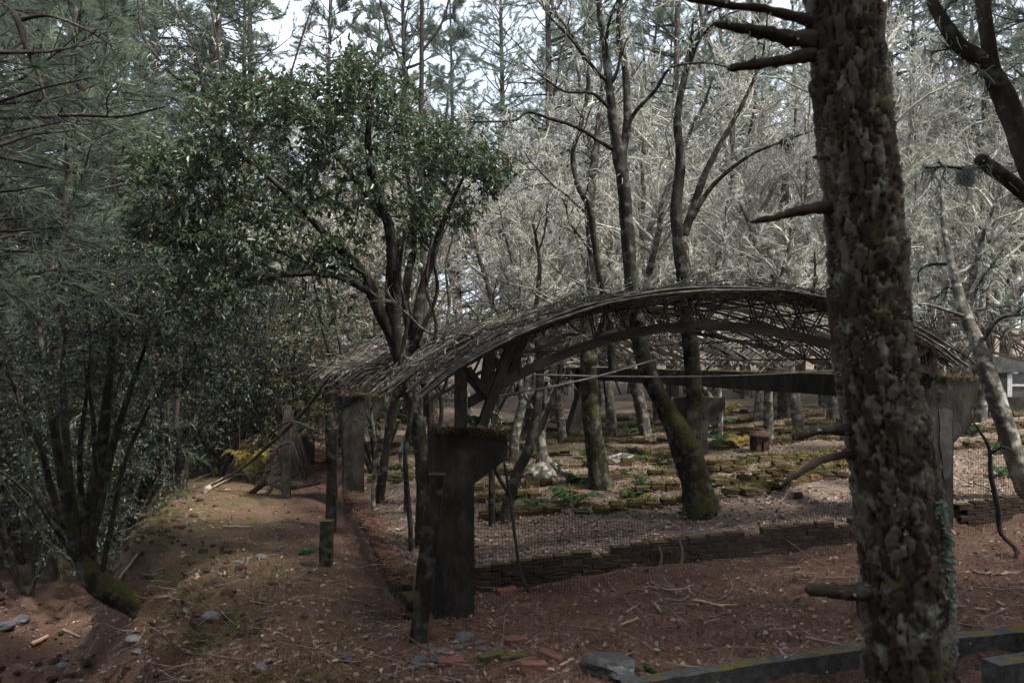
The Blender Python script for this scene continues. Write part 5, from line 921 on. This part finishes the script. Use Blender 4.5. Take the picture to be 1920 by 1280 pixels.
def place(protos, lst, used=set()):
    for i, (k, px, Y, s) in enumerate(lst):
        x = (px - CX) / F * Y; z = hz(x, Y) - .05; pr = protos[k % len(protos)]; rz = rng.uniform(0, 6.28)
        if pr.name not in used: used.add(pr.name); pr.location = (x, Y, z); pr.rotation_euler = (0, 0, rz); pr.scale = (s, s, s)
        else: dup(pr, (x, Y, z), rz, s, tilt=(rng.normal(0, .03), rng.normal(0, .03)))
def rank_labels(what, grp, refs):
    """name each copy by the nearest landmark in the view and its rank in depth there."""
    obs = [o for o in COL.objects if o.get('group') == grp and o.parent is None]; bins = {}
    for o in obs:
        px = CX + F * o.location.x / o.location.y; bins.setdefault(next(r for lim, r in refs if px < lim), []).append(o)
    for r, L in bins.items():
        L.sort(key=lambda o: o.location.y); od = ['nearest', 'second nearest', 'third nearest', 'fourth nearest', 'fifth nearest', 'sixth nearest', 'seventh nearest', 'eighth nearest', 'ninth nearest', 'tenth nearest', 'eleventh nearest']
        for i, o in enumerate(L): o['label'] = (od[i] + ' ' if len(L) > 1 else '') + what + ' ' + r
REFS = [(60, 'at the left edge'), (260, 'behind the gully shrub'), (430, 'behind the left half of the evergreen crown'), (620, 'behind the middle of the evergreen crown'), (830, 'behind the evergreen stems'), (1010, 'just right of the evergreen crown'), (1160, 'left of the leaning forked tree'), (1300, 'behind the leaning forked tree'), (1450, 'right of the leaning forked tree'), (1640, 'left of the big pine trunk'), (1790, 'right of the big pine trunk'), (9999, 'at the right edge')]
place(bares, [(0, 905, 17, 1), (1, 985, 20.5, 1.05), (2, 1055, 17.5, .9), (3, 1150, 18.5, 1.1), (0, 1235, 21, 1.05), (1, 1345, 16.5, .95), (2, 1420, 19, 1), (3, 1500, 17, 1.15), (0, 1545, 21, 1.1), (1, 1700, 15.5, .95), (2, 1760, 19, 1), (3, 1840, 16, 1.1), (0, 1905, 20, 1), (1, 820, 21, 1.1), (2, 700, 22, 1.05), (3, 1100, 23, 1.3), (2, 1290, 24, 1.1), (1, 1600, 24, 1.3), (3, 960, 15.2, .9), (3, 1440, 15, .85), (2, 620, 18, .9), (0, 540, 20, .95), (3, 1770, 13.2, .9), (2, 1980, 17, 1), (0, 880, 24, 1.4), (2, 1010, 27, 1.5), (1, 1130, 26, 1.6), (0, 1215, 18, 1.25), (2, 1330, 20, 1.3), (1, 1400, 25, 1.6), (0, 1480, 22, 1.4), (2, 1560, 18, 1.25), (1, 1660, 20, 1.5), (0, 1730, 24, 1.5), (2, 1810, 21, 1.35), (1, 1900, 25, 1.6), (0, 1060, 31, 1.7), (2, 1270, 32, 1.7), (1, 1500, 33, 1.8), (0, 1690, 32, 1.7), (2, 1850, 33, 1.7), (1, 940, 31, 1.8), (2, 760, 26, 1.4), (0, 660, 24, 1.4), (1, 560, 27, 1.6)])
place(pines, [(0, 760, 26, 1), (1, 860, 30, 1.1), (2, 1040, 24, .95), (0, 1110, 29, 1.05), (1, 1190, 33, 1.15), (2, 1260, 27, 1), (0, 1360, 31, 1.1), (1, 1455, 27, 1), (2, 1560, 33, 1.1), (0, 1690, 25, 1), (1, 1760, 30, 1.1), (2, 1850, 26, 1), (0, 1940, 22, .95), (1, 2060, 19, 1), (1, 600, 24, 1), (2, 480, 27, 1), (0, 390, 21, .95), (1, 250, 18, .9), (2, 130, 23, 1), (0, 20, 17, .9), (1, -90, 14, .9), (2, -160, 20, 1), (0, 310, 29, 1.1), (1, 680, 34, 1.2), (2, 950, 38, 1.2), (0, 1140, 42, 1.2), (1, 1330, 41, 1.25), (2, 1500, 43, 1.2), (0, 1700, 40, 1.2), (1, 1880, 38, 1.2), (2, 180, 36, 1.2), (0, 40, 32, 1.1), (1, 540, 40, 1.2), (2, 2100, 30, 1.1), (0, -250, 26, 1.1), (1, 800, 45, 1.2), (2, 1240, 50, 1.2), (0, 1620, 52, 1.2), (1, 400, 48, 1.2), (2, 1050, 55, 1.2), (0, 1420, 58, 1.3), (1, 1800, 55, 1.3), (1, 90, 14.5, .95), (1, 200, 20, 1.05), (0, 330, 24, 1), (1, 150, 27, 1.1), (2, -40, 24, 1), (1, 460, 23, 1.1), (1, 20, 21, 1), (0, 250, 33, 1.1)])
place(bushes, [(0, 420, 15.5, 1), (1, 330, 14, 1), (0, 200, 13, 1), (1, 60, 13.5, 1.05), (1, 480, 18, 1.05), (0, 560, 20, 1), (1, 250, 17, 1.15), (0, 100, 17, 1.2), (1, -80, 15, 1.1), (2, 430, 17.5, 1.1), (0, 380, 20, 1.2), (1, 180, 21, 1.2), (2, 520, 23, 1.3), (0, 640, 25, 1.2), (1, 720, 28, 1.1), (2, 800, 26, 1), (2, 1180, 30, 1.1), (0, 1600, 34, 1), (0, 960, 33, 1), (1, 1380, 36, 1), (2, 1750, 28, 1.1), (1, 130, 18, 1.5), (1, 20, 16, 1.45), (1, 290, 19, 1.5), (0, 400, 22, 1.6), (1, -60, 19, 1.6)])
place(pales, [(0, 330, 16.5, 1.2), (1, 560, 16, 1.05), (0, 240, 19, 1.3), (1, 640, 19, 1.1), (0, 700, 15.5, 1.25), (1, 120, 16, 1.3), (0, 480, 22, 1.3)])
rank_labels('tall pine of the back wood', 'pines of the wood behind the ruin', REFS); rank_labels('pale lichen bearded bare tree', 'pale lichen covered trees behind the roof', REFS)
rank_labels('dark evergreen bush', BG, REFS); rank_labels('pale bush with reddish leaves', PG, REFS)
# pines added round the camera so that their crowns shade the foreground
OL = 'tall pine added beside the camera so its crown shades the foreground'
for x, y, k, s in ((-4.6, 1.2, 1, .95), (-1.8, -2.8, 0, 1), (4.8, .6, 1, 1), (3.0, -3.4, 2, .95), (6.8, 3.9, 1, .95), (-7.5, 4.8, 1, .95), (-5, -3.5, 2, 1), (.6, -6, 0, 1), (8.6, -1.5, 0, 1), (-9.5, 1, 0, 1),
        (1.2, -1.2, 0, .9), (-3.4, -1.0, 0, .9), (5.6, -3.2, 1, 1.05), (2.2, -7.5, 2, 1), (6.5, -7, 0, 1), (-8, -2, 1, 1.1), (10.5, 2.5, 1, 1.1), (-3.6, -6.5, 1, 1.1), (4.7, 3.9, 2, .95), (5.7, 1.6, 2, 1), (7.6, 2.6, 2, 1.05), (8.6, 5.2, 2, 1), (-4.9, 5.4, 2, .95), (-6.6, 7.4, 2, 1)):
    dup(pines[k], (x, y, hz(x, y) - .1), rng.uniform(0, 6.28), s * .78, OL, 'pines added around the camera for shade')
for x, y, k, s in ((-6, -6, 1, 1.5), (-3, -7.5, 1, 1.6), (0, -8, 0, 1.8), (3, -8, 1, 1.6), (6, -7, 0, 1.9), (9, -5.5, 1, 1.6), (-8.5, -4, 0, 1.9), (-10, -1, 1, 1.6), (11, -2.5, 0, 2), (12, 1, 1, 1.7), (-11, 2.5, 0, 1.9), (11.5, 4.5, 1, 1.6), (-1.5, -10, 1, 2), (4.5, -11, 1, 2), (8.5, -9, 1, 2), (-6, -10, 1, 2)):
    dup(bushes[k], (x, y, hz(x, y) - .1), rng.uniform(0, 6.28), s, 'dark evergreen bush added out of view behind the camera to block low sky light', 'bushes added behind the camera for shade')  # unseen bushes added to keep low sky light off the foreground
wood_tree('hidden_pine', 'pine with a mossy flared foot showing just left of the big pine', 'tree', [B([(1640, 1225, 6.4, 130), (1645, 1190, 6.4, 92), (1650, 1100, 6.4, 74), (1655, 900, 6.4, 66), (1650, 600, 6.4, 62), (1625, 200, 6.4, 56), (1600, -200, 6.4, 50), (1580, -800, 6.4, 40), (1570, -1700, 6.4, 14)], n=60)], bark='mossy_bark', seed=71, k=18)

# ------------------------------------------------------------------ ferns and small plants
def fern_proto(seed, nf, L, m, label, group, arch=.55, name='fern'):
    rg = np.random.default_rng(seed); root = empty(name, (0, 0, 0), 0, label, 'fern', group)
    for k in range(nf):
        a = 2 * math.pi * k / nf + rg.normal(0, .25); l = L * rg.uniform(.7, 1.1); t = np.linspace(0, 1, 18); rr = l * t * .85; z = l * arch * np.sin(t * 2.3) * .75; s = np.stack([np.cos(a) * rr, np.sin(a) * rr, z], 1); tg_ = nrm(np.gradient(s, axis=0)); sd = nrm(np.cross(tg_, [[0, 0, 1.0]])); mb = MB(); tubes(mb, [(s, np.linspace(.005, .0015, 18))], 3)
        for sg in (-1, 1):
            ii = np.linspace(2, 16.9, 24); i0 = ii.astype(int); f = (ii - i0)[:, None]; p = s[i0] * (1 - f) + s[i0 + 1] * f; d = sd[i0] * sg + tg_[i0] * .45 + [0, 0, -.12]; leaves(mb, p, d + rg.normal(0, .06, (24, 3)), l * .24 * np.sin(np.linspace(.5, 3.05, 24)) + .01, .26, rg, fold=.15, curl=.2)
        mb.build('frond', M[m], root, smooth=False)
    return root
fg = fern_proto(81, 9, .42, 'fern', 'green fern growing among the brick rows', 'ferns on the ruined floor'); fy = fern_proto(82, 10, .62, 'yellow_fern', 'yellow and rust fern arching over the path edge', None, .8, 'yellow_fern'); ft = fern_proto(83, 12, 1.1, 'fern', 'large tree fern beyond the left pillars', 'tree ferns beyond the ruin', .8, 'tree_fern')
first = True
for px, py, s in ((1075, 948, 1.25), (1205, 915, .8), (1190, 930, .6), (1090, 905, .8), (1000, 950, .7), (1030, 880, .9), (1180, 815, 1), (1400, 868, .6), (1415, 862, .5), (1350, 830, 1.1), (1105, 858, .9), (735, 880, .5), (745, 905, .5), (1345, 800, 1.2), (1820, 815, 1), (1880, 850, .9), (1885, 895, .9), (1445, 745, 1.4), (1390, 742, 1.3), (980, 820, .8), (1205, 862, .6), (1170, 890, .6), (930, 880, .7), (1240, 745, 1.2)):
    p = hit(px, py)
    if first: fg.location = tuple(p); fg.scale = (s,) * 3; first = False
    else: dup(fg, p, rng.uniform(0, 6), s * (1, 1, 1)[0])
rank_labels('green fern among the brick rows', 'ferns on the ruined floor', [(830, 'left of the nearest pillar'), (960, 'right of the nearest pillar'), (1060, 'by the dead stump'), (1150, 'by the upright mossy trunk'), (1300, 'left of the forked tree'), (1500, 'near the rusty lidded box'), (9999, 'right of the half hidden pillar')])
p = hit(470, 905); fy.location = tuple(p); fy.scale = (1.2, 1.2, 2.0); fy.rotation_euler = (0, 0, .4)
for k, (px, py, s) in enumerate(((1365, 778, .9), (1390, 842, .7))): q = hit(px, py); dup(fy, q, rng.uniform(0, 6), s, ('yellow fern beside the two sided pillar', 'small yellow fern drooping behind the rusty box')[k])
for k, (px, py, s) in enumerate(((640, 790, 1), (705, 800, .9), (745, 800, 1.1))):
    q = P(px, py, 17 + k); 
    if k == 0: ft.location = tuple(q)
    else: dup(ft, q, rng.uniform(0, 6), s)
c = P(890, 800, 7.35); ep = fern_proto(84, 7, .3, 'fern', 'drooping grey green fern growing on the head of the nearest pillar', None, .5, 'pillar_fern'); ep.location = tuple(c)
def rosette(px, py, n, L, lab, w=.34, up=.5):
    p = hit(px, py); mb = MB(); a = rng.uniform(0, 6.28, n); leaves(mb, np.zeros((n, 3)) + [0, 0, .01], np.stack([np.cos(a), np.sin(a), rng.uniform(.1, up, n)], 1), rng.uniform(.6, 1, n) * L, w, fold=.3, curl=.3); o = mb.build('leafy_plant', M['plant'], smooth=False); o.location = tuple(p); tag(o, lab, 'plant'); return o
rosette(577, 1036, 22, .19, 'broad leaved green rosette beside the low left wall'); rosette(1214, 1262, 14, .09, 'tiny dark green sprout right of the big dark rock', .4, 2.5)
for px, py, lab in ((1108, 1206, 'small grass tuft left of two above the big rock'), (1140, 1207, 'small grass tuft right of two above the big rock'), (1428, 1200, 'grass tuft above the mossy kerb'), (1486, 1208, 'wider grass tuft left of the long thin stick'), (720, 1165, 'dry grass clump at the foot of the leaning post'), (905, 1252, 'green tuft between the scattered bricks')):
    p = hit(px, py); mb = MB(); q = rng.normal(0, .045, (26, 3)) * [1, 1, 0]; tufts(mb, q, np.tile([0, 0, 1.0], (26, 1)), 7, (.05, .11), .002, .6); o = mb.build('grass_tuft', M['grass']); o.location = tuple(p); tag(o, lab, 'grass tuft')
# brushwood on the path
wood_tree('fallen_branch', 'dead dark brushwood branch lying across the path edge', 'branch', [B([(470, 925, 14.1, 10), (500, 905, 14, 11), (530, 915, 13.8, 10), (560, 912, 13.7, 9), (600, 905, 13.6, 6)]), B([(500, 930, 13.9, 9), (520, 900, 13.9, 7), (555, 890, 13.8, 5), (575, 870, 13.8, 3)]), B([(440, 935, 14.3, 7), (480, 945, 14.1, 8), (530, 950, 13.8, 6)])], bark='dark_twig', cfg=[(9, .5, .5, 1.2, 8, .2, -.03, 0, .008), (6, .5, .4, 1.2, 6, .22, -.03, .1, .005), (2, .5, .4, 1.2, 4, .2, -.02, .1, .003)], seed=91, start=0)
wood_tree('leaning_limb', 'dead grey limb leaning from the ground up against the eave', 'branch', [B([(385, 915, 14, 3.9), (450, 880, 13.8, 5.5), (520, 820, 13.5, 7.2), (570, 770, 13.2, 6.6), (610, 715, 13, 5), (640, 680, 12.9, 2.2)]), B([(505, 815, 13.5, 3.9), (545, 790, 13.2, 3.9), (600, 810, 13, 2.2)]), B([(560, 860, 13.2, 2.8), (545, 830, 13.2, 3.3), (520, 840, 13.3, 2.8), (500, 860, 13.4, 1.7)])], bark='dark_twig', cfg=[(6, .4, .5, 1.1, 8, .2, 0, 0, .01), (4, .5, .4, 1.1, 6, .2, 0, .1, .005)], seed=92, start=.1)


# ------------------------------------------------------------------ thin damp air
hm = bpy.data.materials.new('haze'); hm.use_nodes = True; N, Lk = hm.node_tree.nodes, hm.node_tree.links; N.clear(); ho = N.new('ShaderNodeOutputMaterial'); hv = N.new('ShaderNodeVolumePrincipled'); hv.inputs['Color'].default_value = (.9, .94, .96, 1); hv.inputs['Density'].default_value = .0005; hv.inputs['Anisotropy'].default_value = .1; Lk.new(hv.outputs['Volume'], ho.inputs['Volume'])
mb = MB(); x0, x1, y0, y1, z0, z1 = -720, 720, -720, 760, float(GZ.min()) - 1, 36; mb.add([[x0, y0, z0], [x1, y0, z0], [x1, y1, z0], [x0, y1, z0], [x0, y0, z1], [x1, y0, z1], [x1, y1, z1], [x0, y1, z1]], [[0, 3, 2, 1], [4, 5, 6, 7], [0, 1, 5, 4], [1, 2, 6, 5], [2, 3, 7, 6], [3, 0, 4, 7]])
tag(mb.build('haze', hm, smooth=False), 'thin pale damp air between the trees', 'haze', kind='stuff')
